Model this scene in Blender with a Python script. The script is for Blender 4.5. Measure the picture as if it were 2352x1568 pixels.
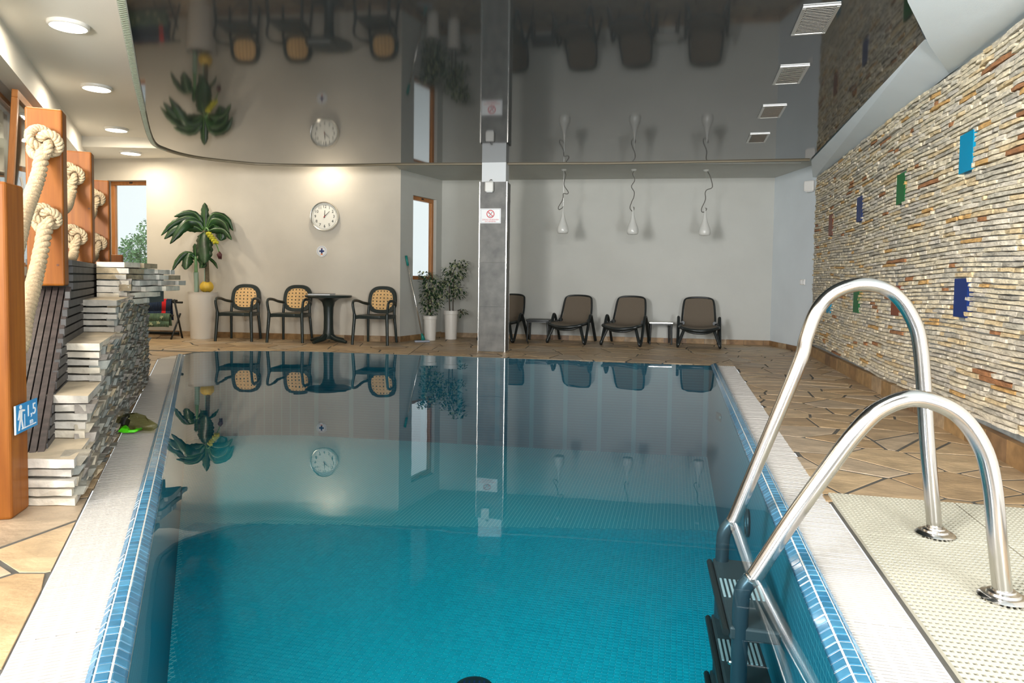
import bpy, bmesh, math, random
from mathutils import Vector, Matrix
from math import sin, cos, pi, sqrt, atan2, radians
import numpy as np

for o in list(bpy.data.objects):
    bpy.data.objects.remove(o)
sc = bpy.context.scene
COL = sc.collection

# ------------------------------------------------------------------ camera
EYE = 0.95
PITCH, ROLL = 0.045, 0.014
fw = Vector((0, cos(PITCH), -sin(PITCH)))
up = Vector((0, sin(PITCH), cos(PITCH)))
rt = Vector((1, 0, 0))
rt2 = cos(ROLL) * rt + sin(ROLL) * up
up2 = -sin(ROLL) * rt + cos(ROLL) * up
cam = bpy.data.cameras.new('camera')
cam.sensor_width = 36
cam.lens = 24
cam.shift_y = -0.0291
cam.clip_start = 0.05
cam.clip_end = 300
co = bpy.data.objects.new('camera', cam)
M4 = Matrix((rt2, up2, -fw)).transposed().to_4x4()
M4.translation = (0, 0, EYE)
co.matrix_world = M4
COL.objects.link(co)
sc.camera = co

# ------------------------------------------------------------------ world, exposure, lights
sc.view_settings.view_transform = 'Standard'
sc.view_settings.look = 'None'
sc.view_settings.gamma = 1
sc.view_settings.use_curve_mapping = False
sc.view_settings.exposure = 0.0
sc.cycles.use_denoising = True
sc.cycles.max_bounces = 8
sc.cycles.diffuse_bounces = 4
sc.cycles.glossy_bounces = 4
sc.cycles.transparent_max_bounces = 8
sc.cycles.caustics_reflective = False
sc.cycles.caustics_refractive = False

w = bpy.data.worlds.new('overcast_sky')
sc.world = w
w.use_nodes = True
bg = w.node_tree.nodes['Background']
bg.inputs[0].default_value = (0.93, 0.97, 1.0, 1)
bg.inputs[1].default_value = 1.15

def area(name, loc, target, sx, sy, power, col=(1, 1, 1), spread=180):
    l = bpy.data.lights.new(name, 'AREA')
    l.shape = 'RECTANGLE'
    l.size, l.size_y = sx, sy
    l.energy = power
    l.color = col
    l.spread = radians(spread)
    o = bpy.data.objects.new(name, l)
    o.location = loc
    d = Vector(target) - Vector(loc)
    o.rotation_euler = d.to_track_quat('-Z', 'Y').to_euler()
    COL.objects.link(o)
    return o

# unseen area lights added out of frame as fill
area('rear_fill', (-0.4, -3.35, 1.55), (0.2, 6, 1.55), 5.0, 2.3, 240, (0.97, 0.98, 1.0))  # added fill from behind the camera, for frontal light
area('pool_fill', (0.1, 1.5, 2.47), (0.0, 2.2, 0.0), 1.3, 1.3, 112, (1.0, 0.98, 0.95))  # added fill over the pool to brighten its floor, no fitting modelled
area('back_wall_fill', (0.6, 3.0, 2.42), (1.3, 11.0, 1.3), 1.2, 0.25, 10, (1.0, 0.99, 0.96), 110)  # added fill aimed at the back wall, no lamp hangs there
area('near_slab_fill', (1.9, -0.7, 0.45), (2.4, 3.0, 2.43), 0.8, 0.8, 175, (0.95, 0.98, 1.0))  # unseen fill from below, added to lift the near right slab
area('left_ceiling_fill', (-2.9, 0.6, 1.95), (-4.0, 4.4, 3.1), 0.8, 0.8, 150, (1.0, 0.96, 0.90), 110)  # unseen fill added to brighten the left ceiling
area('left_side_fill', (-3.65, -0.6, 1.75), (3.0, 5.6, 1.45), 2.6, 1.9, 300, (0.98, 0.98, 1.0), 80)  # added side fill for the stone wall; no window stands here

# ------------------------------------------------------------------ helpers
def link(o):
    COL.objects.link(o)
    return o

def tag(o, label=None, cat=None, group=None, kind=None):
    if label: o['label'] = label
    if cat: o['category'] = cat
    if group: o['group'] = group
    if kind: o['kind'] = kind
    return o

def empty(name, loc=(0, 0, 0), rz=0.0, label=None, cat=None, group=None):
    o = bpy.data.objects.new(name, None)
    o.location = loc
    o.rotation_euler = (0, 0, rz)
    o.empty_display_size = 0.1
    link(o)
    return tag(o, label, cat, group)

class MB:
    """collects geometry, builds one mesh object"""
    def __init__(s):
        s.v, s.f, s.m = [], [], []
    def add(s, vs, fs, mi=0):
        b = len(s.v)
        s.v += [tuple(p) for p in vs]
        s.f += [tuple(i + b for i in f) for f in fs]
        s.m += [mi] * len(fs)
    def box(s, c, d, mat=None, mi=0, jit=0.0, rnd=None):
        x, y, z = d[0] / 2, d[1] / 2, d[2] / 2
        vs = [Vector((a * x, b * y, e * z)) for e in (-1, 1) for b in (-1, 1) for a in (-1, 1)]
        if jit:
            vs = [p + Vector((rnd.uniform(-jit, jit), rnd.uniform(-jit, jit), rnd.uniform(-jit, jit))) for p in vs]
        if mat is not None:
            vs = [mat @ p for p in vs]
        c = Vector(c)
        s.add([p + c for p in vs], [(0, 2, 3, 1), (4, 5, 7, 6), (0, 1, 5, 4), (2, 6, 7, 3), (0, 4, 6, 2), (1, 3, 7, 5)], mi)
    def hexa(s, p, mi=0):
        """p: 8 points, bottom quad (ccw from above) then top quad"""
        s.add(p, [(3, 2, 1, 0), (4, 5, 6, 7), (0, 1, 5, 4), (1, 2, 6, 5), (2, 3, 7, 6), (3, 0, 4, 7)], mi)
    def prism(s, poly, z0, z1, mi=0, inset=0.0):
        n = len(poly)
        cx = sum(p[0] for p in poly) / n; cy = sum(p[1] for p in poly) / n
        bot = [(p[0], p[1], z0) for p in poly]
        if inset:
            mid = [(p[0], p[1], z1 - inset) for p in poly]
            top = []
            for p in poly:
                d = Vector((p[0] - cx, p[1] - cy)); L = d.length or 1
                k = max(0.0, 1 - inset * 1.3 / L)
                top.append((cx + d.x * k, cy + d.y * k, z1))
            vs = bot + mid + top
            fs = [tuple(range(2 * n, 3 * n))]
            for i in range(n):
                j = (i + 1) % n
                fs += [(i, j, n + j, n + i), (n + i, n + j, 2 * n + j, 2 * n + i)]
        else:
            top = [(p[0], p[1], z1) for p in poly]
            vs = bot + top
            fs = [tuple(range(n, 2 * n)), tuple(range(n - 1, -1, -1))]
            for i in range(n):
                j = (i + 1) % n
                fs.append((i, j, n + j, n + i))
        s.add(vs, fs, mi)
    def tube(s, path, r, n=8, mi=0, cap=True, flat=1.0):
        P = [Vector(p) for p in path]
        R = r if hasattr(r, '__len__') else [r] * len(P)
        vs, fs = [], []
        t0 = (P[1] - P[0]).normalized()
        a = Vector((0, 0, 1)) if abs(t0.z) < 0.9 else Vector((1, 0, 0))
        u = t0.cross(a).normalized()
        for i, p in enumerate(P):
            if i == 0: t = P[1] - P[0]
            elif i == len(P) - 1: t = P[-1] - P[-2]
            else: t = (P[i + 1] - P[i]).normalized() + (P[i] - P[i - 1]).normalized()
            t.normalize()
            u = (u - t * u.dot(t)).normalized()
            v = t.cross(u)
            for k in range(n):
                q = 2 * pi * k / n
                vs.append(p + (u * cos(q) + v * sin(q) * flat) * R[i])
        for i in range(len(P) - 1):
            for k in range(n):
                j = (k + 1) % n
                fs.append((i * n + k, i * n + j, (i + 1) * n + j, (i + 1) * n + k))
        if cap:
            fs.append(tuple(range(n - 1, -1, -1)))
            b = (len(P) - 1) * n
            fs.append(tuple(range(b, b + n)))
        s.add(vs, fs, mi)
    def lathe(s, prof, n=24, c=(0, 0, 0), mi=0, cap=True, axis='z'):
        vs, fs = [], []
        for (r, z) in prof:
            for k in range(n):
                q = 2 * pi * k / n
                if axis == 'z': p = (c[0] + r * cos(q), c[1] + r * sin(q), c[2] + z)
                else: p = (c[0] + r * cos(q), c[1] - z, c[2] + r * sin(q))   # axis towards -y
                vs.append(p)
        for i in range(len(prof) - 1):
            for k in range(n):
                j = (k + 1) % n
                fs.append((i * n + k, i * n + j, (i + 1) * n + j, (i + 1) * n + k))
        if cap:
            fs.append(tuple(range(n - 1, -1, -1)))
            b = (len(prof) - 1) * n
            fs.append(tuple(range(b, b + n)))
        s.add(vs, fs, mi)
    def ball(s, c, r, n=12, m=8, mi=0, sc_=(1, 1, 1)):
        vs, fs = [], []
        for i in range(m + 1):
            th = pi * i / m
            for k in range(n):
                q = 2 * pi * k / n
                vs.append((c[0] + r * sc_[0] * sin(th) * cos(q), c[1] + r * sc_[1] * sin(th) * sin(q), c[2] - r * sc_[2] * cos(th)))
        for i in range(m):
            for k in range(n):
                j = (k + 1) % n
                fs.append((i * n + k, i * n + j, (i + 1) * n + j, (i + 1) * n + k))
        s.add(vs, fs, mi)
    def mesh(s, name, mats, smooth=False):
        me = bpy.data.meshes.new(name)
        me.from_pydata(s.v, [], s.f)
        mats = mats if isinstance(mats, (list, tuple)) else [mats]
        for m in mats: me.materials.append(m)
        if any(s.m): me.polygons.foreach_set('material_index', s.m)
        if smooth: me.polygons.foreach_set('use_smooth', [True] * len(s.f))
        me.update()
        return me
    def build(s, name, mats, parent=None, smooth=False, loc=None, rz=0.0):
        o = bpy.data.objects.new(name, s.mesh(name, mats, smooth))
        if parent is not None: o.parent = parent
        if loc is not None: o.location = loc
        if rz: o.rotation_euler = (0, 0, rz)
        return link(o)

def fixn(o):
    bm = bmesh.new(); bm.from_mesh(o.data)
    bmesh.ops.recalc_face_normals(bm, faces=bm.faces)
    bm.to_mesh(o.data); bm.free()
    return o

def smooth_angle(o, deg=40):
    bm = bmesh.new(); bm.from_mesh(o.data)
    bmesh.ops.remove_doubles(bm, verts=bm.verts, dist=1e-5)
    bmesh.ops.recalc_face_normals(bm, faces=bm.faces)
    for f in bm.faces: f.smooth = True
    for e in bm.edges:
        if len(e.link_faces) == 2 and e.calc_face_angle(0) > radians(deg): e.smooth = False
    bm.to_mesh(o.data); bm.free()
    return o

def bevel(o, wd=0.004, seg=2):
    m = o.modifiers.new('bevel', 'BEVEL')
    m.width = wd; m.segments = seg; m.limit_method = 'ANGLE'
    return o

def copy_tree(o, parent=None):
    c = o.copy(); link(c)
    if parent is not None: c.parent = parent
    for ch in o.children: copy_tree(ch, c)
    return c

def spline(pts, n=8):
    P = [Vector(p) for p in pts]
    P = [P[0] * 2 - P[1]] + P + [P[-1] * 2 - P[-2]]
    out = []
    for i in range(1, len(P) - 2):
        for k in range(n):
            t = k / n
            a, b, c, d = P[i - 1], P[i], P[i + 1], P[i + 2]
            out.append(0.5 * ((2 * b) + (c - a) * t + (2 * a - 5 * b + 4 * c - d) * t * t + (-a + 3 * b - 3 * c + d) * t ** 3))
    out.append(P[-2])
    return out

# ------------------------------------------------------------------ materials
def mat(name, col, rough=0.6, metal=0.0, var=0.0, vscale=8.0, bump=0.0, bscale=40.0, spec=0.5, coat=0.0, stretch=None, col2=None, emit=None, estr=0.0, cr=0.1):
    m = bpy.data.materials.new(name)
    m.use_nodes = True
    nt = m.node_tree
    b = nt.nodes['Principled BSDF']
    b.inputs['Base Color'].default_value = (*col, 1)
    b.inputs['Roughness'].default_value = rough
    b.inputs['Metallic'].default_value = metal
    b.inputs['Specular IOR Level'].default_value = spec
    b.inputs['Coat Weight'].default_value = coat
    b.inputs['Coat Roughness'].default_value = cr
    tc = None
    def coord():
        nonlocal tc
        if tc is None:
            t = nt.nodes.new('ShaderNodeTexCoord')
            mp = nt.nodes.new('ShaderNodeMapping')
            nt.links.new(t.outputs['Object'], mp.inputs['Vector'])
            if stretch: mp.inputs['Scale'].default_value = stretch
            tc = mp
        return tc.outputs['Vector']
    if var or col2:
        n = nt.nodes.new('ShaderNodeTexNoise')
        n.inputs['Scale'].default_value = vscale
        n.inputs['Detail'].default_value = 5
        nt.links.new(coord(), n.inputs['Vector'])
        r = nt.nodes.new('ShaderNodeValToRGB')
        c2 = col2 or tuple(min(1, c * (1 + var)) for c in col)
        c1 = col if col2 else tuple(c * (1 - var) for c in col)
        r.color_ramp.elements[0].position = 0.32
        r.color_ramp.elements[1].position = 0.68
        r.color_ramp.elements[0].color = (*c1, 1)
        r.color_ramp.elements[1].color = (*c2, 1)
        nt.links.new(n.outputs['Fac'], r.inputs['Fac'])
        nt.links.new(r.outputs['Color'], b.inputs['Base Color'])
    if bump:
        n2 = nt.nodes.new('ShaderNodeTexNoise')
        n2.inputs['Scale'].default_value = bscale
        n2.inputs['Detail'].default_value = 4
        nt.links.new(coord(), n2.inputs['Vector'])
        bp = nt.nodes.new('ShaderNodeBump')
        bp.inputs['Strength'].default_value = bump
        bp.inputs['Distance'].default_value = 0.01
        nt.links.new(n2.outputs['Fac'], bp.inputs['Height'])
        nt.links.new(bp.outputs['Normal'], b.inputs['Normal'])
    if emit:
        b.inputs['Emission Color'].default_value = (*emit, 1)
        b.inputs['Emission Strength'].default_value = estr
    return m

M = {}
M['plaster'] = mat('plaster', (0.60, 0.585, 0.55), 0.85, var=0.04, vscale=2.5, bump=0.15, bscale=180)
M['plaster_clock'] = mat('plaster_clock', (0.60, 0.555, 0.475), 0.85, var=0.05, vscale=1.6, bump=0.15, bscale=180)
M['plaster_back'] = mat('plaster_back', (0.54, 0.545, 0.505), 0.85, var=0.03, vscale=2.0, bump=0.15, bscale=180)
M['plaster_blue'] = mat('plaster_blue', (0.68, 0.74, 0.77), 0.8, var=0.03, vscale=2, bump=0.12, bscale=160)
M['ceil_white'] = mat('ceiling_white', (0.86, 0.83, 0.76), 0.85, bump=0.1, bscale=150)
M['panel'] = mat('stretch_ceiling', (0.040, 0.041, 0.040), 0.055, spec=0.5)
M['panel_lip'] = mat('panel_lip', (0.22, 0.18, 0.11), 0.5)
M['trim_white'] = mat('trim_white', (0.62, 0.62, 0.55), 0.4)
M['trim_slot'] = mat('trim_slot', (0.28, 0.32, 0.24), 0.35, metal=0.3)
M['grout'] = mat('deck_grout', (0.085, 0.08, 0.068), 0.85, var=0.2, vscale=10)
FLAG = [mat('flagstone_%d' % i, c, 0.42, var=0.28, vscale=5, bump=0.35, bscale=22, stretch=(1, 1.6, 1)) for i, c in enumerate(
    [(0.43, 0.295, 0.16), (0.38, 0.27, 0.16), (0.465, 0.335, 0.195), (0.34, 0.23, 0.125), (0.405, 0.31, 0.21)])]
STONE = [mat('ledge_stone_%d' % i, c, 0.8, var=0.30, vscale=16, bump=0.9, bscale=38, stretch=(1, 1, 3)) for i, c in enumerate(
    [(0.72, 0.63, 0.45), (0.64, 0.565, 0.425), (0.55, 0.50, 0.39), (0.74, 0.64, 0.45), (0.43, 0.39, 0.31), (0.67, 0.52, 0.30), (0.60, 0.36, 0.13), (0.37, 0.17, 0.07), (0.68, 0.61, 0.48), (0.58, 0.525, 0.43)])]
SLATE = [mat('slate_%d' % i, c, 0.75, var=0.35, vscale=14, bump=0.9, bscale=30) for i, c in enumerate(
    [(0.22, 0.215, 0.18), (0.29, 0.265, 0.21), (0.20, 0.21, 0.19), (0.31, 0.25, 0.16), (0.25, 0.225, 0.195), (0.36, 0.32, 0.245)])]
SLAB = [mat('slab_%d' % i, c, 0.7, var=0.25, vscale=9, bump=0.6, bscale=26) for i, c in enumerate(
    [(0.62, 0.58, 0.50), (0.56, 0.53, 0.47), (0.66, 0.60, 0.49), (0.50, 0.47, 0.41)])]
M['mortar'] = mat('mortar', (0.27, 0.28, 0.265), 0.9, var=0.2, vscale=20)
M['mortar_dark'] = mat('mortar_dark', (0.07, 0.08, 0.075), 0.9)
M['tread'] = mat('stone_tread', (0.50, 0.42, 0.30), 0.6, var=0.22, vscale=6, bump=0.4, bscale=20)
BASET = [mat('base_tile_%d' % i, c, 0.5, var=0.25, vscale=14) for i, c in enumerate([(0.33, 0.20, 0.085), (0.27, 0.155, 0.065), (0.20, 0.115, 0.055), (0.37, 0.26, 0.15)])]
M['grate'] = mat('grate_white', (0.47, 0.445, 0.41), 0.45)
M['gutter_dark'] = mat('gutter_dark', (0.20, 0.15, 0.11), 0.8)
RIMT = [mat('rim_tile_%d' % i, c, 0.12, var=0.18, vscale=18, spec=0.5) for i, c in enumerate([(0.035, 0.15, 0.25), (0.03, 0.13, 0.225), (0.05, 0.175, 0.28)])]
M['rim_grout'] = mat('rim_grout', (0.55, 0.56, 0.53), 0.8)
POOLT = [mat('pool_tile_%d' % i, c, 0.5) for i, c in enumerate([(0.0, 0.50, 0.63), (0.0, 0.475, 0.60), (0.0, 0.53, 0.655)])]
M['pool_grout'] = mat('pool_grout', (0.55, 0.96, 0.97), 0.8)
M['mat_plastic'] = mat('mat_plastic', (0.43, 0.41, 0.325), 0.55)
M['mat_under'] = mat('mat_under', (0.06, 0.055, 0.04), 0.8)
M['steel'] = mat('stainless_steel', (0.57, 0.55, 0.52), 0.17, metal=1.0)
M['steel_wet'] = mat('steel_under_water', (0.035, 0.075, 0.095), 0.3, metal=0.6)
M['black_plastic'] = mat('black_plastic', (0.012, 0.016, 0.016), 0.35, spec=0.5)
M['dark_step'] = mat('dark_step', (0.02, 0.035, 0.04), 0.5)
M['step_ribs'] = mat('step_ribs', (0.30, 0.40, 0.42), 0.4)
M['chair_green'] = mat('chair_green_black', (0.014, 0.024, 0.022), 0.38)
M['cane'] = mat('cane_panel', (0.80, 0.50, 0.21), 0.5, var=0.08, vscale=30)
M['sling'] = mat('sling_fabric', (0.135, 0.108, 0.078), 0.85, var=0.12, vscale=220)
M['white_gloss'] = mat('white_gloss', (0.78, 0.77, 0.73), 0.2)
M['white_pot'] = mat('white_pot', (0.78, 0.75, 0.69), 0.35)
M['lamp_white'] = mat('lamp_white', (0.64, 0.64, 0.60), 0.12)
M['cord'] = mat('cord', (0.10, 0.095, 0.08), 0.6)
M['wood'] = mat('varnished_wood', (0.18, 0.053, 0.007), 0.45, vscale=3.0, stretch=(9, 9, 0.7), col2=(0.275, 0.094, 0.013), spec=0.22)
M['wood_frame'] = mat('window_wood', (0.40, 0.15, 0.035), 0.35, vscale=5, stretch=(6, 6, 1), col2=(0.52, 0.21, 0.06))
M['wood_dark'] = mat('wood_knot', (0.10, 0.03, 0.01), 0.4)
M['deckboard'] = mat('composite_board', (0.055, 0.042, 0.038), 0.55, var=0.35, vscale=9, stretch=(2, 2, 8))
M['deckboard2'] = mat('composite_board_grey', (0.065, 0.062, 0.060), 0.6, var=0.3, vscale=10)
M['rope'] = mat('rope_fibre', (0.46, 0.35, 0.215), 0.9, var=0.15, vscale=60, bump=0.5, bscale=140)
M['leaf'] = mat('banana_leaf', (0.012, 0.050, 0.014), 0.35, var=0.5, vscale=7)
M['leaf_mid'] = mat('leaf_midrib', (0.10, 0.24, 0.05), 0.4)
M['stalk'] = mat('stalk_green', (0.16, 0.32, 0.13), 0.45)
M['stalk_pale'] = mat('stalk_pale', (0.30, 0.42, 0.32), 0.45)
M['trunk'] = mat('trunk_brown', (0.16, 0.13, 0.075), 0.7, var=0.3, vscale=20, stretch=(1, 1, 6))
M['banana'] = mat('banana_fruit', (0.55, 0.52, 0.03), 0.4, var=0.25, vscale=25)
M['bud'] = mat('banana_bud', (0.085, 0.02, 0.022), 0.45)
M['yellow'] = mat('yellow_skin', (0.72, 0.47, 0.05), 0.45, var=0.15, vscale=9)
M['ficus_a'] = mat('ficus_leaf', (0.022, 0.060, 0.024), 0.4, var=0.3, vscale=20)
M['ficus_b'] = mat('ficus_leaf_pale', (0.42, 0.46, 0.26), 0.45)
M['bark'] = mat('bark', (0.06, 0.045, 0.03), 0.8)
M['soil'] = mat('soil', (0.03, 0.022, 0.015), 0.95)
M['col_tile'] = mat('column_tile', (0.115, 0.115, 0.108), 0.5, vscale=7, col2=(0.20, 0.197, 0.18), bump=0.1, bscale=60)
M['col_white'] = mat('column_paint', (0.76, 0.79, 0.80), 0.7)
M['alu'] = mat('aluminium', (0.75, 0.74, 0.70), 0.25, metal=0.9)
M['alu_dull'] = mat('aluminium_dull', (0.55, 0.55, 0.53), 0.35, metal=0.8)
M['vent_dark'] = mat('vent_dark', (0.03, 0.03, 0.03), 0.8)
M['sign_white'] = mat('sign_white', (0.82, 0.83, 0.83), 0.35)
M['sign_red'] = mat('sign_red', (0.60, 0.015, 0.03), 0.4)
M['sign_black'] = mat('sign_black', (0.012, 0.012, 0.013), 0.4)
M['sign_blue'] = mat('sign_blue', (0.02, 0.235, 0.52), 0.35)
M['sign_navy'] = mat('sign_navy', (0.012, 0.035, 0.15), 0.4)
M['sign_orange'] = mat('sign_orange', (0.80, 0.20, 0.04), 0.4)
M['sign_grey'] = mat('sign_grey', (0.34, 0.37, 0.44), 0.5)
M['clock_face'] = mat('clock_face', (0.80, 0.79, 0.72), 0.4)
M['teal_plastic'] = mat('teal_plastic', (0.01, 0.22, 0.19), 0.4)
M['cyan_panel'] = mat('glass_cyan', (0.0, 0.25, 0.43), 0.45, spec=0.2)
M['green_panel'] = mat('glass_green', (0.012, 0.135, 0.035), 0.45, spec=0.2)
M['navy_panel'] = mat('glass_navy', (0.008, 0.028, 0.14), 0.45, spec=0.2)
M['brown_panel'] = mat('glass_brown', (0.20, 0.055, 0.025), 0.45, spec=0.2)
M['curtain'] = mat('curtain', (0.68, 0.67, 0.62), 0.9)
M['towel_green'] = mat('towel_green', (0.055, 0.095, 0.06), 0.95, vscale=9, col2=(0.10, 0.17, 0.10))
M['towel_leaf'] = mat('towel_leaf', (0.42, 0.47, 0.28), 0.95)
M['towel_navy'] = mat('towel_navy', (0.008, 0.022, 0.055), 0.95, var=0.4, vscale=9)
M['towel_red'] = mat('towel_red', (0.55, 0.008, 0.012), 0.95)
M['towel_maroon'] = mat('towel_maroon', (0.12, 0.012, 0.02), 0.95)
M['lime'] = mat('lime_rubber', (0.10, 0.75, 0.01), 0.4)
M['tree_leaf'] = mat('tree_leaf', (0.24, 0.40, 0.20), 0.7, var=0.35, vscale=2.5)
M['roof'] = mat('house_roof', (0.34, 0.37, 0.42), 0.7)
M['meadow'] = mat('meadow', (0.20, 0.30, 0.10), 0.9, var=0.3, vscale=0.6)
M['house_wall'] = mat('house_wall', (0.7, 0.68, 0.62), 0.8)
M['lamp_disc'] = mat('lamp_disc', (0.9, 0.88, 0.8), 0.5, emit=(1.0, 0.93, 0.78), estr=9.0)
M['glass'] = bpy.data.materials.new('window_glass')
M['bag'] = bpy.data.materials.new('clear_bag')
M['water'] = bpy.data.materials.new('water_surface')

def setup_sheet(m, tint, ior, rough, wave=None):
    """thin transparent sheet with a Fresnel reflection"""
    m.use_nodes = True
    nt = m.node_tree
    nt.nodes.clear()
    out = nt.nodes.new('ShaderNodeOutputMaterial')
    mix = nt.nodes.new('ShaderNodeMixShader')
    fr = nt.nodes.new('ShaderNodeFresnel')
    ge = nt.nodes.new('ShaderNodeNewGeometry')
    im = nt.nodes.new('ShaderNodeMix')
    im.inputs['A'].default_value = ior; im.inputs['B'].default_value = 1 / ior
    nt.links.new(ge.outputs['Backfacing'], im.inputs['Factor'])
    nt.links.new(im.outputs['Result'], fr.inputs['IOR'])
    tr = nt.nodes.new('ShaderNodeBsdfTransparent'); tr.inputs['Color'].default_value = (*tint, 1)
    gl = nt.nodes.new('ShaderNodeBsdfGlossy'); gl.inputs['Roughness'].default_value = rough
    gl.inputs['Color'].default_value = (0.96, 0.98, 1, 1)
    nt.links.new(fr.outputs[0], mix.inputs[0])
    nt.links.new(tr.outputs[0], mix.inputs[1])
    nt.links.new(gl.outputs[0], mix.inputs[2])
    nt.links.new(mix.outputs[0], out.inputs[0])
    if wave:
        t = nt.nodes.new('ShaderNodeTexCoord')
        n = nt.nodes.new('ShaderNodeTexNoise')
        n.inputs['Scale'].default_value = wave[0]; n.inputs['Detail'].default_value = 2
        bp = nt.nodes.new('ShaderNodeBump')
        bp.inputs['Strength'].default_value = wave[1]; bp.inputs['Distance'].default_value = wave[2]
        nt.links.new(t.outputs['Object'], n.inputs['Vector'])
        nt.links.new(n.outputs['Fac'], bp.inputs['Height'])
        for nd in (fr, gl): nt.links.new(bp.outputs['Normal'], nd.inputs['Normal'])
setup_sheet(M['water'], (0.97, 0.99, 1.0), 1.42, 0.0, (3.0, 0.05, 0.008))
_nt = M['water'].node_tree
_va = _nt.nodes.new('ShaderNodeVolumeAbsorption')
_va.inputs['Color'].default_value = (0.05, 0.66, 0.74, 1); _va.inputs['Density'].default_value = 0.32
_nt.links.new(_va.outputs[0], [n for n in _nt.nodes if n.type == 'OUTPUT_MATERIAL'][0].inputs['Volume'])
setup_sheet(M['glass'], (0.93, 0.96, 0.95), 1.5, 0.0)
setup_sheet(M['bag'], (0.70, 0.70, 0.45), 1.6, 0.12)

# ------------------------------------------------------------------ plan of the place
def V2(x, y): return Vector((x, y))
RW0, RWD = V2(4.094, 9.266), V2(-0.2351, -0.9720)          # stone wall: far foot, direction to the near end
RWN = V2(-0.9720, 0.2351)                                  # into the room
def rgx(y): return 0.867 + 0.2409 * (y - 1.595)            # inner edge of right gutter
def lgx(y): return -1.05 - 0.4588 * (y - 1.738)            # inner edge of left gutter
YN = 0.45
FARL = [(2.401, 7.964), (-0.051, 8.383), (-2.684, 8.834), (-3.3, 8.80), (-3.736, 8.701), (-3.969, 8.49), (-4.008, 8.185)]
GW = 0.205                                                 # gutter width
rdir = V2(0.2342, 0.9722); rnorm = V2(-0.9722, 0.2342)     # right gutter: away, towards the pool
ldir = V2(-0.4170, 0.9089); lnorm = V2(0.9089, 0.4170)
R0 = V2(rgx(YN), YN); L0 = V2(lgx(YN), YN)
RLEN = (7.964 - YN) / rdir.y; LLEN = (8.185 - YN) / ldir.y

# ================================================================== STRUCTURE
def wall(name, p0, p1, z0, z1, th, mt, openings=(), side=1, label=None):
    """wall from p0 to p1; its face is on the p0-p1 line and its body lies on `side` (1 = left of travel)"""
    p0, p1 = Vector(p0), Vector(p1)
    d = (p1 - p0); L = d.length; d.normalize()
    n = V2(-d.y, d.x) * side
    mb = MB()
    def blk(s0, s1, a, b):
        if s1 - s0 < 1e-4 or b - a < 1e-4: return
        q = [p0 + d * s0, p0 + d * s1, p0 + d * s1 + n * th, p0 + d * s0 + n * th]
        mb.hexa([(*k, a) for k in q] + [(*k, b) for k in q])
    s = 0
    for (a, b, za, zb) in sorted(openings):
        blk(s, a, z0, z1); blk(a, b, z0, za); blk(a, b, zb, z1)
        s = b
    blk(s, L, z0, z1)
    o = fixn(mb.build(name, mt))
    return tag(o, label, 'wall', None, 'structure')

BR = V2(4.037, 10.641)
NK = V2(-1.19, 11.425)
CK = V2(-1.702, 10.351)
CL = CK + V2(-0.9922, 0.1253) * 5.4
wall_back = wall('wall_back', NK, BR, 0, 3.0, 0.25, M['plaster_back'], side=1, label='grey plaster wall behind the sun loungers and pendant lamps')
wall_ret = wall('wall_return', CK, NK, 0, 3.0, 0.12, M['plaster_back'], [(0.34, 1.02, 0.95, 2.26)], side=1, label='short grey wall with a tall narrow window beside the two ficus pots')
wall_clock = wall('wall_clock', CL, CK, 0, 3.0, 0.28, M['plaster_clock'], [(0.55, 1.26, 0.98, 2.46)], side=1, label='cream plaster wall carrying the round clock')
wall_rp = wall('wall_right_far', BR, (4.13, 9.20), 0, 3.0, 0.25, M['plaster_blue'], side=1, label='narrow grey plaster wall between the corner and the stone cladding')
wall_right = wall('wall_right', RW0 + V2(0.02, 0.08), RW0 + RWD * 6.8 + V2(0.02, 0), 0, 3.0, 0.2, M['mortar'], side=1, label='long wall clad in thin ledge stones with coloured glass panels')
nearR = RW0 + RWD * 6.8
wall('wall_right_near', nearR + V2(0.02, 0), (nearR.x + 0.02, -3.5), 0, 3.0, 0.2, M['plaster'], side=1, label='plain plaster wall behind the viewer on the ladder side')
BF0, BFD = V2(-4.033, 5.43), V2(-0.4388, 0.8986)           # beam over the left windows
LWO = V2(-0.8986, -0.4388) * 0.16
lw0 = BF0 + LWO - BFD * 1.3
lw1 = BF0 + LWO + BFD * 6.6
wall_left = wall('wall_left', lw0, lw1, 0, 3.0, 0.25, M['plaster'], [(0.9, 3.55, 0.84, 2.655)], side=1, label='white plaster wall with the wooden casement window behind the rope posts')
wall('wall_left_near', (lw0.x, -3.5), lw0, 0, 3.0, 0.2, M['plaster'], side=1, label='plain plaster wall behind the viewer on the post side')
wall('wall_front', (nearR.x + 0.2, -3.5), (lw0.x - 0.2, -3.5), 0, 3.0, 0.2, M['plaster'], [(0.6, 5.6, 0.3, 2.7)], side=1, label='wall with the large glazed opening behind the viewer')

# ceilings
mb = MB(); mb.prism([(-8.5, -3.7), (4.6, -3.7), (4.6, 12.2), (-8.5, 12.2)], 2.95, 3.05)
tag(mb.build('ceiling', M['ceil_white']), 'white plaster ceiling with round downlights above the rope posts', 'ceiling', None, 'structure')
mb = MB(); mb.prism([(-7.6, 9.90), (-5.0, 10.0), (-1.75, 9.75), (-1.6, 10.6), (-7.4, 11.3)], 2.80, 2.96)
tag(mb.build('ceiling_soffit', M['ceil_white']), 'lower white soffit along the top of the clock wall', 'ceiling', None, 'structure')
mb = MB(); mb.prism([(-1.72, 9.30), (4.1, 8.60), (4.2, 10.75), (-1.2, 11.6), (-1.72, 10.5)], 2.60, 2.75)
tag(mb.build('ceiling_recess', M['plaster_back']), 'grey ceiling over the sun loungers that carries the pendant lamps', 'ceiling', None, 'structure')
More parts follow.
